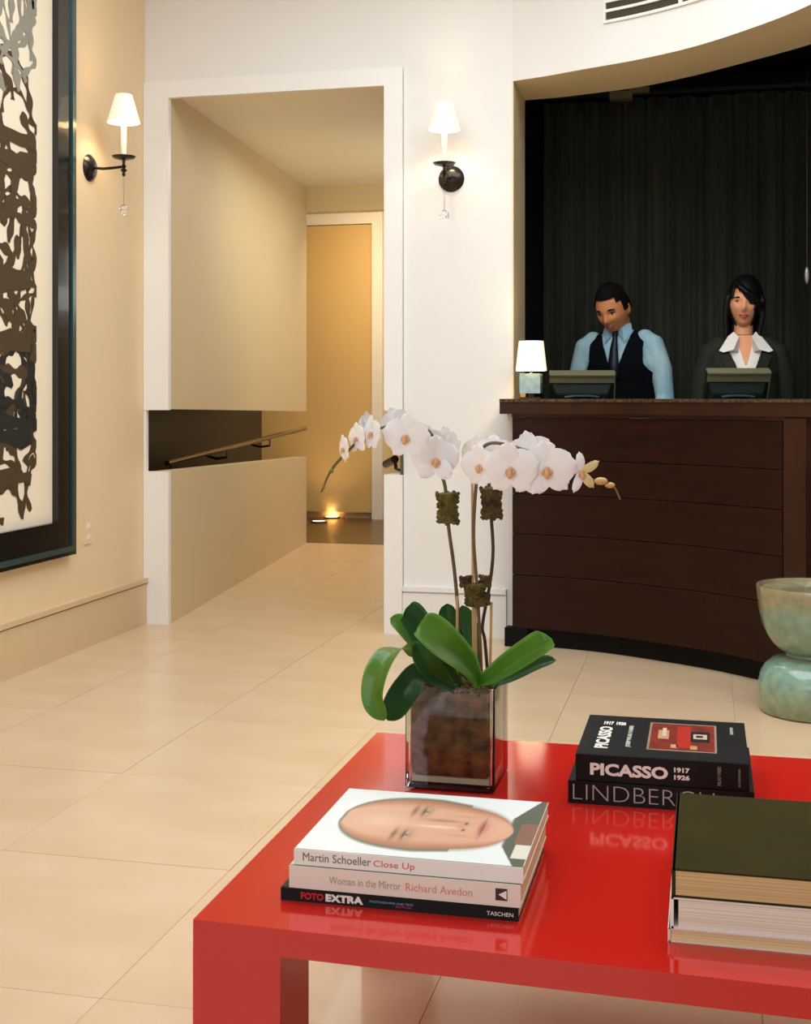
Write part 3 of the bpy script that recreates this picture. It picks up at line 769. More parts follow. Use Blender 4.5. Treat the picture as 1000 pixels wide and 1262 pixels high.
for k in range(11):
    x0 = -.06+.012*k
    atube(hb_, [(x0, .085, .04), (x0*1.1, .098, -.05), (x0*1.2, .09, -.14), (x0*1.25, .085, -.24)], [.014,.016,.015,.006], 8)
for k in range(8):     # fringe sweeping across the forehead
    a = k/7; x1 = .0+.075*a
    atube(hb_, [(-.048, -.062, .098), (-.03+.03*a, -.098+.01*a, .080-.012*a), (.01+.035*a, -.108+.02*a, .052-.016*a), (x1*.6+.03, -.100+.035*a, .028-.03*a), (.058+.022*a, -.066+.03*a, -.012-.04*a)], [.008,.010,.011,.009,.005], 8)
bmesh.ops.transform(hb_, matrix=HMw, verts=hb_.verts[:])
remeshed('hair', hb_, M_hairw, wom, .0045, 2)
# blouse in the V of the jacket, collar wings over the lapels
secs_w = [(.95,.158,.114,.01),(1.05,.150,.112,.01),(1.2,.160,.120,.01),(z-.14,.168,.134,.005),(z-.05,.174,.104,.01),(z+.012,.114,.079,.018),(z+.040,.072,.066,.02)]
def hole_b(c):
    if c.y > -.02: return True
    vz = z-.215
    inner = c.z > z-.115 and abs(c.x) < (c.z-(z-.115))*.30
    return inner or c.z < vz or abs(c.x) > (c.z-vz)*.38+.010
garment('blouse', M_wht, wom, secs_w, hole_b, .005)
def hole_j(c):
    if c.y < 0:
        vz = z-.225
        if c.z > vz and abs(c.x) < (c.z-vz)*.42: return True
    return abs(c.x) > .150 and c.z > z-.17
# skin of the neckline
def hole_s(c): return c.y > -.02 or not (c.z > z-.125 and abs(c.x) < (c.z-(z-.125))*.36)
garment('neckline', skin_w, wom, secs_w, hole_s, .003, th=.002)
garment('jacket_front', M_jack, wom, secs_w, hole_j, .011)
for s in (-1, 1):
    w_ = quad_sheet('collar_wing', [(s*.034, -.088, z-.045), (s*.030, -.066, z+.030), (s*.052, -.030, z+.055), (s*.078, -.036, z+.034), (s*.125, -.100, z-.038), (s*.105, -.108, z-.046), (s*.060, -.116, z-.035)], M_wht, wom, .003)
    w_.location = (0, -.012, 0)
    l_ = quad_sheet('lapel', [(s*.016, -.150, z-.215), (s*.052, -.146, z-.10), (s*.078, -.132, z-.05), (s*.120, -.116, z-.062), (s*.104, -.132, z-.10), (s*.090, -.142, z-.13), (s*.030, -.156, z-.22)], M_jack, wom, .003)
bm = bmesh.new(); asphere(bm, (0.02, -.150, z-.30), .009, (1, .4, 1), 10); fin('button', bm, M_dark, wom)

# ------------------------------------------------------------------ ceramic garden stool
M_cer = bpy.data.materials.new('celadon_glaze'); M_cer.use_nodes = True
nt = M_cer.node_tree; b = nt.nodes['Principled BSDF']; b.inputs['Roughness'].default_value = .22; b.inputs['Coat Weight'].default_value = .6
tc = nt.nodes.new('ShaderNodeTexCoord'); sp = nt.nodes.new('ShaderNodeSeparateXYZ'); nt.links.new(tc.outputs['Object'], sp.inputs[0])
rp = nt.nodes.new('ShaderNodeValToRGB'); mr = nt.nodes.new('ShaderNodeMapRange'); mr.inputs[2].default_value = .46
mr.inputs['From Max'].default_value = .46
nz = nt.nodes.new('ShaderNodeTexNoise'); nz.inputs['Scale'].default_value = 9; nz.inputs['Detail'].default_value = 6
nt.links.new(tc.outputs['Object'], nz.inputs['Vector'])
ma = nt.nodes.new('ShaderNodeMath'); ma.operation = 'MULTIPLY_ADD'; ma.inputs[1].default_value = .10; nt.links.new(nz.outputs['Fac'], ma.inputs[0]); nt.links.new(sp.outputs['Z'], ma.inputs[2])
nt.links.new(ma.outputs[0], mr.inputs['Value']); nt.links.new(mr.outputs[0], rp.inputs['Fac'])
E_ = rp.color_ramp.elements; E_[0].position = 0; E_[0].color = (*lin((128, 136, 96)), 1); E_[1].position = 1; E_[1].color = (*lin((150, 140, 104)), 1)
for pos, c in ((.2, (134, 148, 116)), (.42, (128, 164, 148)), (.62, (128, 146, 120)), (.86, (124, 152, 134)), (.95, (138, 146, 112))):
    e = E_.new(pos); e.color = (*lin(c), 1)
n3 = nt.nodes.new('ShaderNodeTexNoise'); n3.inputs['Scale'].default_value = 26; n3.inputs['Detail'].default_value = 6; nt.links.new(tc.outputs['Object'], n3.inputs['Vector'])
mx = nt.nodes.new('ShaderNodeMix'); mx.data_type = 'RGBA'; mx.blend_type = 'OVERLAY'; mx.inputs['Factor'].default_value = .5
nt.links.new(rp.outputs['Color'], mx.inputs[6]); nt.links.new(n3.outputs['Fac'], mx.inputs[7]); nt.links.new(mx.outputs[2], b.inputs['Base Color'])
ps = at(1003, 700, 4.6)
st = thing('garden_stool', (ps.x, ps.y, 0), 'celadon green glazed hourglass ceramic stool on the floor by the desk', 'stool')
lathe('base', [(.16,.0),(.183,.004),(.190,.02),(.192,.07),(.191,.108),(.184,.138),(.168,.165),(.140,.187),(.108,.198),(.097,.203)], M_cer, st, 56)
lathe('neck', [(.098,.199),(.096,.210),(.1,.218)], M_cer, st, 48)
lathe('bowl', [(.101,.214),(.118,.222),(.142,.245),(.163,.275),(.180,.318),(.190,.365),(.197,.425),(.199,.447),(.197,.452),(.190,.452),(.184,.438),(.12,.43),(.003,.428)], M_cer, st, 56)

# ------------------------------------------------------------------ red table
M_red = mat('red_lacquer', (203, 37, 28), .10, noise=.05, nscale=1.4, coat=.25, spec=.5)
T0 = (-.671, 1.619); TZ = .42
tab = thing('coffee_table', (-.03, 2.1, 0), 'large low red lacquered parsons table in the foreground', 'table')
ox, oy = .03, -2.1
TX1, TY1 = 1.15, 2.613
fy_ = [(-.671+ (TX1+.671)*k/14, 1.619-.032*min(1, (k/8))**1.1 if k else 1.619) for k in range(15)]
pts = [(x+ox, y+oy) for x, y in fy_] + [(TX1+ox, TY1+oy), (-.671+ox, TY1+oy)]
bm = bmesh.new(); aprism(bm, pts, TZ-.037, TZ); fin('tabletop', bm, M_red, tab, bevel=.0018)
for (x0, x1, y0, y1) in ((-.671, -.548, 1.6185, 1.745), (-.671, -.548, 2.49, 2.613), (TX1-.124, TX1-.002, 1.60, 1.72), (TX1-.124, TX1-.002, 2.49, 2.61)):
    box('leg', x0+ox, x1+ox, y0+oy, y1+oy, 0, TZ-.0371, M_red, tab, bevel=.0008)

# ------------------------------------------------------------------ books
def pages_mat(nm, rgb, dark):
    m = bpy.data.materials.new(nm); m.use_nodes = True; nt = m.node_tree; b = nt.nodes['Principled BSDF']; b.inputs['Roughness'].default_value = .8
    tc = nt.nodes.new('ShaderNodeTexCoord'); mp_ = nt.nodes.new('ShaderNodeMapping'); mp_.inputs['Scale'].default_value = (1.5, 1.5, 900)
    n = nt.nodes.new('ShaderNodeTexNoise'); n.inputs['Scale'].default_value = 1; r = nt.nodes.new('ShaderNodeValToRGB')
    r.color_ramp.elements[0].color = (*lin(dark), 1); r.color_ramp.elements[1].color = (*lin(rgb), 1); r.color_ramp.elements[0].position = .3; r.color_ramp.elements[1].position = .6
    nt.links.new(tc.outputs['Object'], mp_.inputs[0]); nt.links.new(mp_.outputs[0], n.inputs['Vector']); nt.links.new(n.outputs['Fac'], r.inputs[0]); nt.links.new(r.outputs[0], b.inputs['Base Color'])
    return m
M_pg = pages_mat('pages_cream', (240, 214, 162), (198, 166, 120)); M_pw = pages_mat('pages_white', (238, 230, 214), (205, 190, 165)); M_po = pages_mat('pages_old', (214, 182, 132), (176, 140, 92))
def book(x0, y0, z0, w_, dp, h, cover, label, spine='front', pages=M_pg, rz=0, th=.002, group=None, spinem=None, over=.0012):
    """x0,y0: front left corner seen from the camera"""
    c, s = math.cos(rz), math.sin(rz)
    t = thing('book', (x0+c*w_/2-s*dp/2, y0+s*w_/2+c*dp/2, z0), label, 'book', group, rz)
    W, D = w_/2, dp/2
    box('back_cover', -W, W, -D, D, 0, th, cover, t, bevel=.0006)
    box('front_cover', -W, W, -D, D, h-th, h, cover, t, bevel=.0006)
    sm_ = spinem or cover
    if spine == 'front':
        bm = bmesh.new(); abox(bm, -W, W, -D-.0015, -D+th, .0, h); fin('spine', bm, sm_, t, bevel=.0012)
        box('page_block', -W+over, W-over, -D+th+.0003, D-over, th, h-th, pages, t)
    else:
        bm = bmesh.new(); abox(bm, -W-.0015, -W+th, -D, D, 0, h); fin('spine', bm, sm_, t, bevel=.0012)
        bm = bmesh.new(); g = .006 if h > .04 else .0006
        v0 = [(-W+th+g, -D+over), (W-over, -D+over), (W-over, D-over), (-W+th+g, D-over)]
        aprism(bm, v0, th, h-th); fin('page_block', bm, pages, t)
    return t, W, D
M_cblack = mat('cover_black', (11, 12, 13), .42, spec=.25); M_cwhite = mat('cover_white', (238, 236, 230), .3, coat=.3)
M_cwhite2 = mat('cover_offwhite', (232, 224, 210), .35, coat=.2); M_green = mat('cover_olive_cloth', (60, 53, 26), .9, noise=.12, nscale=14, bump=.1, bscale=400, spec=.05)
def flat(nm, rgb, r=.5): return mat(nm, rgb, r)
G1 = 'art books in the left stack on the red table'
SP = (PI/2, 0, 0)
# black book at the bottom
t, W, D = book(-.578, 1.712, .42, .334, .285, .0175, M_cblack, 'thin black art book reading EXTRA on its spine, at the bottom of the left stack', spine='front', group=G1)
yy = -D-.0017
text('FOTO', .0105, flat('ink_red', (206, 26, 34)), t, (-W+.029, yy, .0045), SP, width=.033, height=.0095, bold=.0004)
text('EXTRA', .0105, flat('ink_white', (240, 236, 225)), t, (-W+.065, yy, .0042), SP, width=.054, height=.0105, bold=.0006)
text('PHOTOGRAPHS AND TEXT', .004, flat('ink_teal', (120, 170, 170)), t, (-W+.128, yy, .0078), SP, width=.062)
text('EDITION', .004, flat('ink_pink', (190, 40, 120)), t, (-W+.165, yy, .0036), SP, width=.022)
text('TASCHEN', .006, MATS['ink_white'], t, (W-.043, yy, .0055), SP, width=.036, height=.0052)
# second
t, W, D = book(-.566, 1.713, .438, .325, .283, .031, M_cwhite2, 'thick off-white art book in the middle of the left stack', spine='front', group=G1)
yy = -D-.0017
text('Woman in the Mirror', .011, flat('ink_grey', (176, 164, 150)), t, (-W+.058, yy, .010), SP, width=.102, height=.0105)
text('Richard Avedon', .011, flat('ink_salmon', (216, 148, 128)), t, (-W+.166, yy, .010), SP, width=.092, height=.0105)
box('publisher_mark', W-.034, W-.018, yy-.0004, yy+.0005, .008, .024, flat('ink_dark', (50, 44, 40)), t)
bm = bmesh.new(); v = [bm.verts.new(p_) for p_ in ((W-.019, yy-.0008, .010), (W-.019, yy-.0008, .022), (W-.030, yy-.0008, .016))]; bm.faces.new(v); fin('publisher_mark', bm, MATS['ink_white'], t)
# top: portrait on the cover
t, W, D = book(-.560, 1.716, .4695, .322, .285, .0215, M_cwhite, 'white art book with a large sideways face on its cover, topmost of the left stack', spine='front', group=G1)
yy = -D-.0017
text('Martin Schoeller', .012, flat('ink_mid', (120, 112, 100)), t, (-W+.012, yy, .0065), SP, width=.098, height=.0115)
text('Close Up', .012, flat('ink_rose', (214, 96, 88)), t, (-W+.114, yy, .0065), SP, width=.058, height=.0115)
def mixc(a, b, k): k = max(0, min(1, k)); return tuple(a[i]*(1-k)+b[i]*k for i in range(3))
def face_ink(u, v):
    c = (236, 240, 238)
    # collar and shoulders at the right
    sh = smooth01((u-.86+.9*abs(v-.47)**1.7*-.35)/.03)
    if u > .86: 
        e = abs(v-.47)
        if e < .52*(u-.84)/.16+.10: c = mixc(c, (86, 92, 72), smooth01((u-.865)/.02))
        if u > .93 and .10 < v < .30: c = (226, 222, 206)
        if u > .92 and .30 < v < .62: c = mixc(c, (150, 96, 70), .8)
    # head outline, crown to the left
    a = (u-.50)/.42
    hw = .40*max(0, 1-abs(a)**2.6)**.5 if a < 0 else (.40-.13*a)*max(0, 1-(a/.95)**5)**.55
    vc = .50-.03*a
    e = abs(v-vc)
    if hw > 0:
        k = smooth01((hw+.035-e)/.04)
        hair = (92, 104, 78); c = mixc(c, hair, k*(.85 if u < .66 else .25))
        k2 = smooth01((hw-.0-e)/.035)
        skin = (222, 172, 140)
        skin = mixc(skin, (176, 116, 84), smooth01((e-hw*.55)/(hw*.45+.001)))
        skin = mixc(skin, (236, 196, 168), math.exp(-((v-.5)/.1)**2-((u-.30)/.12)**2)*.8)
        c = mixc(c, skin, k2*smooth01((u-.085)/.02))
        def blob(u0, v0, su, sv, col, s):
            nonlocal c
            c = mixc(c, col, s*math.exp(-((u-u0)/su)**2-((v-v0)/sv)**2))
        for v0, u0 in ((.695, .455), (.315, .43)):
            blob(u0-.055, v0, .012, .085, (126, 84, 58), .8)          # brow
            blob(u0, v0, .028, .085, (158, 104, 76), .85)               # socket
            blob(u0+.004, v0, .012, .050, (226, 214, 200), .9)         # eye
            blob(u0+.004, v0, .011, .018, (96, 104, 84), 1)            # iris
            blob(u0-.010, v0, .005, .055, (70, 44, 32), .95)            # lid
        blob(.55, .47, .11, .022, (246, 214, 192), .9)                  # nose ridge
        blob(.56, .57, .09, .022, (168, 108, 82), .7)
        blob(.655, .505, .022, .055, (206, 144, 116), .6); blob(.672, .55, .007, .018, (92, 48, 36), .9); blob(.672, .45, .007, .018, (92, 48, 36), .9)
        blob(.655, .36, .07, .02, (196, 140, 112), .4); blob(.655, .66, .07, .02, (196, 140, 112), .4)
        blob(.748, .50, .014, .11, (186, 96, 88), .8); blob(.755, .50, .0045, .12, (104, 50, 44), .9); blob(.77, .50, .012, .085, (206, 120, 108), .7)
        blob(.84, .50, .03, .08, (232, 184, 156), .5)
    return c
NU, NV = 200, 170
vv, ff, cc = [], [], []
for j in range(NV+1):
    for i in range(NU+1):
        u, v_ = i/NU, j/NV; vv.append((-W+.001+u*(2*W-.002), -D+.001+v_*(2*D-.002), .0218)); cc.append((*lin(face_ink(u, v_)), 1))
for j in range(NV):
    for i in range(NU): k = j*(NU+1)+i; ff.append((k, k+1, k+NU+2, k+NU+1))
me = bpy.data.meshes.new('cover_portrait'); me.from_pydata(vv, [], ff); ca = me.color_attributes.new('ink', 'FLOAT_COLOR', 'POINT')
for i, c_ in enumerate(cc): ca.data[i].color = c_
o = link('cover_portrait', me, vcol_mat('portrait_print', .45, 0), t); o['label'] = 'printed portrait of a bald face lying sideways'

# black pair
G2 = 'black art books in the back stack on the red table'
t, W, D = book(-.232, 2.236, .42, .312, .285, .039, M_cblack, 'black art book reading LINDBERGH on its spine, under the other black book', spine='front', pages=M_pw, group=G2)
text('LINDBERGH', .04, flat('ink_silver', (176, 176, 170)), t, (-W+.004, -D-.0018, .0065), SP, width=.238, height=.0265, bold=-.0009)
t, W, D = book(-.2195, 2.24, .4592, .291, .283, .045, M_cblack, 'thick black art book reading PICASSO, top of the back stack', spine='front', pages=M_pw, group=G2)
Mi = MATS['ink_white']; yy = -D-.0018
text('PICASSO', .03, Mi, t, (-W+.024, yy, .012), SP, width=.132, height=.021, bold=.0012)
text('1917', .012, Mi, t, (-W+.165, yy, .0245), SP, width=.026, height=.0085, bold=.0005); text('1926', .012, Mi, t, (-W+.165, yy, .012), SP, width=.026, height=.0085, bold=.0005)
text('PALAU I FABRE', .01, flat('ink_dim', (150, 148, 140)), t, (W-.046, yy, .006), (PI/2, -PI/2, 0), width=.032, height=.006)
text('KONEMANN', .01, MATS['ink_dim'], t, (W-.014, yy, .006), (PI/2, -PI/2, 0), width=.030, height=.004)
zz = .0452
text('PICASSO', .03, Mi, t, (-W+.050, -D+.045, zz), (0, 0, PI/2), width=.150, height=.024, bold=.001)
text('1917', .01, Mi, t, (-W+.031, -D+.215, zz), (0, 0, 0), width=.018, height=.024, bold=.0005); text('1926', .01, Mi, t, (-W+.054, -D+.215, zz), (0, 0, 0), width=.018, height=.024, bold=.0005)
text('JOSEP PALAU I FABRE', .01, flat('ink_pale', (206, 202, 190)), t, (-W+.088, -D+.065, zz), (0, 0, PI/2), width=.150, height=.010, bold=.0003)
text('KONEMANN', .01, MATS['ink_pale'], t, (W-.022, -D+.19, zz), (0, 0, PI/2), width=.05, height=.006)
# cover picture replaced by a generic abstract of the same colours
x0, x1, y0, y1 = -W+.118, W-.052, -D+.055, D-.035
pic = box('cover_picture', x0, x1, y0, y1, .0449, .0452, flat('print_frame', (150, 120, 100)), t)
bm = bmesh.new(); abox(bm, x0+.004, x1-.004, y0+.006, y1-.006, .0451, .0453); fin('printed_field', bm, mat('print_rust', (150, 44, 22), .35, rgb2=(88, 30, 18), nscale=40), pic)
def rect(a, b_, c_, d_, col, nm, z_=.04545):
    xx0, xx1 = x0+(x1-x0)*a, x0+(x1-x0)*b_; yy0, yy1 = y0+(y1-y0)*c_, y0+(y1-y0)*d_
    box('printed_shape', xx0, xx1, yy0, yy1, z_-.0001, z_+.0001, flat(nm, col, .35), pic)
rect(.42, .62, .12, .90, (184, 40, 20), 'p_red'); rect(.62, .90, .35, .72, (26, 20, 24), 'p_black'); rect(.66, .86, .45, .62, (206, 186, 160), 'p_bone', .0457); rect(.70, .80, .50, .57, (30, 22, 20), 'p_black2', .0460)
rect(.14, .30, .40, .72, (196, 150, 110), 'p_tan'); rect(.20, .26, .50, .80, (216, 190, 160), 'p_bone2', .0457); rect(.34, .44, .10, .22, (206, 160, 110), 'p_ochre'); rect(.62, .72, .08, .2, (200, 150, 100), 'p_ochre2')
# right stack
G3 = 'books in the right stack on the red table'
book(-.046, 1.692, .42, .42, .33, .018, M_cwhite2, 'thin white hardback at the bottom of the right stack', spine='left', pages=M_pg, th=.002, group=G3)
book(-.043, 1.690, .4382, .43, .33, .041, M_cwhite, 'white hardback with pale page edges, under the olive green book', spine='left', pages=M_pw, th=.003, group=G3)
book(-.041, 1.688, .4794, .43, .325, .037, M_green, 'large olive green cloth bound book on top of the right stack', spine='left', pages=M_po, th=.0028, group=G3, over=.001)

# ------------------------------------------------------------------ orchid in glass cube
vx, vy = -.4445, 2.33
orc = thing('potted_orchid', (vx, vy, .42), 'white moth orchid in a square clear glass vase of bark on the red table', 'plant')
M_glass = mat('vase_glass', (235, 240, 232), .01, trans=1, ior=1.45)
hw, H_ = .0815, .186
def ring_sq(bm, r, z, n=6, cr=.006):
    out = []
    for sx, sy, a0 in ((1,1,0),(-1,1,PI/2),(-1,-1,PI),(1,-1,1.5*PI)):
        for k in range(n): a = a0+k/(n-1)*PI/2; out.append(bm.verts.new((sx*(r-cr)+cr*math.cos(a), sy*(r-cr)+cr*math.sin(a), z)))
    return out
bm = bmesh.new(); prof = [(hw-.004, 0), (hw, .004), (hw, H_-.002), (hw-.002, H_), (hw-.005, H_-.002), (hw-.006, .014), (hw-.012, .007)]
RR = [ring_sq(bm, r, z_) for r, z_ in prof]; n = len(RR[0])
for a, b_ in zip(RR, RR[1:]):
    for i in range(n): bm.faces.new((a[i], a[(i+1) % n], b_[(i+1) % n], b_[i]))
bm.faces.new(RR[0][::-1]); bm.faces.new(RR[-1]); fin('glass_vase', bm, M_glass, orc, autos=True)
# pale layer imitating light refracted in the glass base, bark fill and crust
box('refraction_layer', -.070, .070, -.070, .070, .0078, .0223, mat('refraction_pale', (236, 232, 214), .7, bump=.5, bscale=200), orc, bevel=.004)
M_bark = mat('bark', (158, 108, 66), .8, rgb2=(44, 22, 12), nscale=42, bump=.9, bscale=60)
bm = bmesh.new(); prof = [(hw-.016, .0226), (hw-.009, .030), (hw-.0085, .16), (hw-.014, .172)]
RR = [ring_sq(bm, r, z_) for r, z_ in prof]; n = len(RR[0])
for a, b_ in zip(RR, RR[1:]):
    for i in range(n): bm.faces.new((a[i], a[(i+1) % n], b_[(i+1) % n], b_[i]))
bm.faces.new(RR[0][::-1]); bm.faces.new(RR[-1]); fin('potting_bark', bm, M_bark, orc, smooth=False)
bm = bmesh.new(); rb = random.Random(9)
for k in range(240):
    x, y = rb.uniform(-.066, .066), rb.uniform(-.066, .066); s_ = rb.uniform(.003, .008)
    M_ = Matrix.Translation((x, y, .172+rb.uniform(0, .008))) @ Euler((rb.uniform(0, 3), rb.uniform(0, 3), rb.uniform(0, 3))).to_matrix().to_4x4() @ Matrix.Diagonal((s_*1.6, s_, s_*.6, 1))
    bmesh.ops.create_icosphere(bm, subdivisions=1, radius=1, matrix=M_)
o = fin('moss_and_bark_chips', bm, mat('moss_mix', (98, 78, 34), .9, rgb2=(66, 38, 22), nscale=60), orc); o['kind'] = 'stuff'
# leaves
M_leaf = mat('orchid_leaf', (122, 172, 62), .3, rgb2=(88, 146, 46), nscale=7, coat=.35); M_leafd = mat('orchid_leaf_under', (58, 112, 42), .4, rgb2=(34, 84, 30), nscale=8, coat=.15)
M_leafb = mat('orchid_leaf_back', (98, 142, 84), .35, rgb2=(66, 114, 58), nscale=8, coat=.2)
def leaf(cl, wpx, m, nrm=(0, -.6, .8), fold=.42, wpos=.55):
    P = cat([at(*c) - Vector((vx, vy, .42)) for c in cl], 6); n = len(P); N = Vector(nrm).normalized()
    wd = wpx*2.25/FPX/2; bm = bmesh.new(); rows = []
    for i, p in enumerate(P):
        t_ = i/(n-1); tg = (P[min(i+1, n-1)]-P[max(i-1, 0)]).normalized(); sd = tg.cross(N).normalized(); up = sd.cross(tg).normalized()
        k = (math.sin(PI*min(1, t_/(2*wpos)))**.55 if t_ < wpos else (max(0, 1-((t_-wpos)/(1-wpos))**2.4))**.55); k = max(k, .42 if t_ < .3 else .05)
        row = []
        for j in range(9):
            a = (j-4)/4; row.append(bm.verts.new(p + sd*a*wd*k + up*(abs(a)**1.3*fold*wd*k - .0)))
        rows.append(row)
    for a, b_ in zip(rows, rows[1:]):
        for j in range(8): bm.faces.new((a[j], a[j+1], b_[j+1], b_[j]))
    bmesh.ops.solidify(bm, geom=bm.faces[:], thickness=.0018)
    return fin('leaf', bm, m, orc, smooth=True)
leaf([(548,842,2.33),(515,803,2.27),(488,803,2.20),(469,828,2.16),(463,862,2.15),(474,888,2.15)], 36, M_leaf, (-.35,-.75,.5))
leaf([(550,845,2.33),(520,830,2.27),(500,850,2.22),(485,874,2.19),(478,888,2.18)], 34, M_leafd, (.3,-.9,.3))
leaf([(556,842,2.36),(530,806,2.35),(508,782,2.34),(494,769,2.33),(481,762,2.33)], 27, M_leaf, (0,-.8,.5))
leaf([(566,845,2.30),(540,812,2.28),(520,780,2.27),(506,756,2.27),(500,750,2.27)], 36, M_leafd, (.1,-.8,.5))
leaf([(592,842,2.28),(574,820,2.24),(548,796,2.20),(524,776,2.18),(516,771,2.18)], 47, M_leaf, (.1,-.75,.6))
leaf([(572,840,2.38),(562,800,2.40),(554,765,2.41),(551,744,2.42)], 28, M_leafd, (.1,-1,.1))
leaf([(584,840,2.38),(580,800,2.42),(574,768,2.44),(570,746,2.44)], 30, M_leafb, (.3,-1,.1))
leaf([(586,845,2.28),(612,832,2.25),(645,812,2.22),(670,795,2.20),(680,787,2.20)], 40, M_leaf, (0,-.7,.75))
leaf([(590,848,2.34),(625,838,2.33),(660,822,2.32),(686,814,2.31)], 28, M_leafd, (0,-.5,.85))
leaf([(560,850,2.25),(540,835,2.23),(525,815,2.21),(512,790,2.21)], 30, M_leafd, (0,-.8,.6))
# stems and stakes
M_stem = mat('stem_olive', (112, 100, 52), .5, rgb2=(96, 66, 40), nscale=20); M_stemd = mat('stem_dark', (66, 48, 34), .5); M_stake = mat('stake_pale', (206, 176, 124), .6)
def L(*c): return at(*c) - Vector((vx, vy, .42))
tube('stem', cat([L(567,845,2.33), L(565,760,2.33), L(560,700,2.33), L(553,648,2.33), L(549,600,2.33), L(541,575,2.32), L(537,545,2.32), L(520,525,2.30), L(495,522,2.28), L(455,533,2.25), L(428,557,2.23), L(408,580,2.22), L(396,607,2.21)], 5), [.0034]*38+[.0026]*18+[.0018]*5, M_stem, orc, 7)
tube('stem', cat([L(594,842,2.31), L(592,790,2.31), L(588,720,2.31), L(584,660,2.31), L(587,600,2.31), L(592,560,2.31), L(606,546,2.30), L(640,552,2.28), L(680,568,2.26), L(716,588,2.24), L(745,594,2.23), L(757,600,2.23), L(765,616,2.23)], 5), [.0032]*35+[.0024]*20+[.0017]*6, M_stem, orc, 7)
tube('stem', cat([L(603,848,2.36), L(598,790,2.36), L(595,770,2.36), L(604,720,2.36), L(608,680,2.36), L(606,640,2.36), L(604,606,2.36), L(600,575,2.36)], 5), .0032, M_stemd, orc, 7)
for a, b_ in (((563,848,2.32),(564,735,2.32)), ((587,848,2.33),(586,720,2.33)), ((604,850,2.34),(606,742,2.34))): tube('stake', [L(*a), L(*b_)], .0026, M_stake, orc, 6)
tube('stake', [L(584,845,2.35), L(582,560,2.36)], .0026, M_stake, orc, 6)
# moss clumps tied to the stems
M_moss = mat('moss_ball', (112, 104, 44), .95, rgb2=(72, 58, 26), nscale=50)
def moss(px, py, d_, wp, hp, m, seed):
    c = L(px, py, d_); rm = random.Random(seed); bm = bmesh.new(); W_, Hh = wp*d_/FPX/2, hp*d_/FPX/2
    alathe(bm, [(W_*k_, Hh*z_) for k_, z_ in ((.3,-.96),(.82,-.90),(.86,-.6),(.72,-.1),(.72,.2),(.86,.6),(.84,.9),(.3,.97))], 14, tuple(c))
    for k in range(150):
        a = rm.uniform(0, 2*PI); zz_ = rm.uniform(-.95, .95); r_ = W_*(.74+.14*abs(zz_))
        p_ = c+Vector((r_*math.cos(a), r_*math.sin(a), zz_*Hh)); bmesh.ops.create_icosphere(bm, subdivisions=1, radius=rm.uniform(.0022, .0042), matrix=Matrix.Translation(p_))
    return fin('moss_clump', bm, m, orc)
moss(552, 626, 2.33, 31, 40, M_moss, 1); moss(606, 620, 2.33, 30, 40, mat('moss_brown', (96, 78, 36), .95, rgb2=(60, 42, 24), nscale=50), 2)
moss(586, 733, 2.32, 30, 30, M_moss, 3)
for px, py in ((574, 717), (598, 716), (597, 738)): moss(px, py, 2.32, 14, 13, MATS['moss_brown'], px)
# flowers
M_pet = mat('petal_white', (255, 253, 253), .55, subsurf=.2); M_lip = mat('lip_yellow', (232, 196, 128), .5, rgb2=(220, 150, 130), nscale=60)
M_yel = mat('bloom_yellow_white', (240, 228, 176), .55, rgb2=(226, 200, 120), nscale=30)
def petal_mesh(ln, wd, tip, cup):
    vv, ff = [], []; NU_, NV_ = 9, 7
    for i in range(NU_):
        t_ = i/(NU_-1); k = math.sin(PI*min(.995, t_*.93+.05)**tip)**.62 if t_ > 0 else .25
        if t_ == 1: k = .22
        for j in range(NV_):
            a = (j-(NV_-1)/2)/((NV_-1)/2)
            vv.append((a*wd*k, -.10*ln*math.sin(t_*2.6)*cup + .12*wd*a*a*cup, t_*ln - .10*ln*a*a*(t_ > .9)))
    for i in range(NU_-1):
        for j in range(NV_-1): k = i*NV_+j; ff.append((k, k+1, k+NV_+1, k+NV_))
    me = bpy.data.meshes.new('petal'); me.from_pydata(vv, [], ff)
    for p_ in me.polygons: p_.use_smooth = True
    return me
def setm(me, m): me.materials.append(m); return me
pm_big = setm(petal_mesh(1.0, .60, .85, 1.0), M_pet); pm_sep = setm(petal_mesh(.98, .36, 1.0, .8), M_pet); pm_y = setm(petal_mesh(1.0, .22, 1.0, 1.4), M_yel); pm_w = setm(petal_mesh(1.0, .22, 1.0, 1.4), M_pet)
bm = bmesh.new(); asphere(bm, (0, -.10, -.02), .10, (1, 1.1, 1.1), 10); asphere(bm, (0, -.20, -.16), .12, (.8, .6, 1.3), 10); asphere(bm, (.12, -.13, -.10), .08, (.7, .8, 1.3), 8); asphere(bm, (-.12, -.13, -.10), .08, (.7, .8, 1.3), 8)
bmesh.ops.recalc_face_normals(bm, faces=bm.faces[:]); me_lip = bpy.data.meshes.new('lip'); bm.to_mesh(me_lip); bm.free(); setm(me_lip, M_lip)
for p_ in me_lip.polygons: p_.use_smooth = True
rf = random.Random(12)
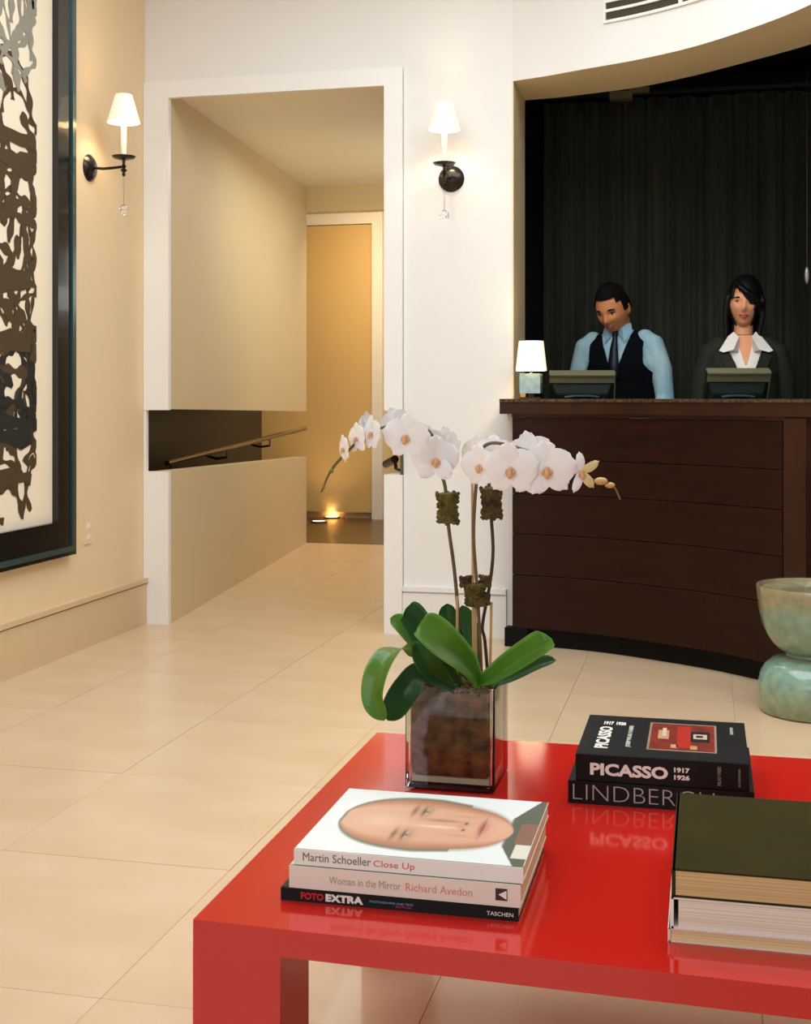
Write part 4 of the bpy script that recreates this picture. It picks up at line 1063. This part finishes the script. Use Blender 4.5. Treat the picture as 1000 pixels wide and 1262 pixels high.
def flower(px, py, d_, rpx, yaw, pitch, roll=0, kind='white'):
    s_ = rpx*d_/FPX
    f = bpy.data.objects.new('flower', me_lip); COL.objects.link(f); f.parent = orc; f.location = L(px, py, d_)
    f.rotation_euler = (math.radians(pitch), math.radians(roll), math.radians(yaw)); f.scale = (s_,)*3
    if kind == 'white': spec = ((78, pm_big, 1, -.02), (-78, pm_big, 1, -.02), (0, pm_sep, 1, .03), (142, pm_sep, .98, .03), (-142, pm_sep, .98, .03))
    else: spec = tuple((a, pm_y if k % 2 else pm_w, 1, 0) for k, a in enumerate((0, 62, -50, 150, -155)))
    for a, me_, sc_, yo in spec:
        q = bpy.data.objects.new('petal', me_); COL.objects.link(q); q.parent = f
        q.location = (0, yo, 0); q.rotation_euler = (rf.uniform(-.12, .12), math.radians(a+rf.uniform(-5, 5)), rf.uniform(-.1, .1)); q.scale = (sc_,)*3
    return f
for a in ((424,553,2.21,19,-55,5,-20), (440,540,2.23,21,-40,0,-10), (459,534,2.22,24,-48,0,0), (452,523,2.26,17,-120,0,0), (501,538,2.22,32,-8,4,5), (488,520,2.30,20,-150,0,20),
          (537,566,2.27,32,14,5,0), (548,550,2.33,27,150,0,0), (526,546,2.33,24,200,0,0),
          (588,560,2.36,26,160,0,0), (592,574,2.27,29,-25,5,-5), (610,560,2.33,26,20,0,0), (630,578,2.22,37,-5,6,0), (654,562,2.30,33,190,0,8), (674,578,2.21,38,6,6,-4), (648,590,2.27,22,-15,0,0)):
    flower(*a)
flower(716, 582, 2.22, 27, 25, 10, -8, 'bud')
# closed buds at the tips
bm = bmesh.new()
for c, r_ in ((L(741,593,2.23), .0075), (L(752,598,2.23), .0058)): asphere(bm, c, r_, (1.6, 1, .9), 10)
fin('bud', bm, mat('bud_tan', (206, 166, 110), .6), orc, smooth=True)
bm = bmesh.new()
for c, r_ in ((L(409,580,2.22), .0035), (L(399,600,2.21), .003)): asphere(bm, c, r_, (1, 1, 1.4), 8)
fin('bud', bm, mat('bud_green', (128, 130, 66), .6), orc, smooth=True)
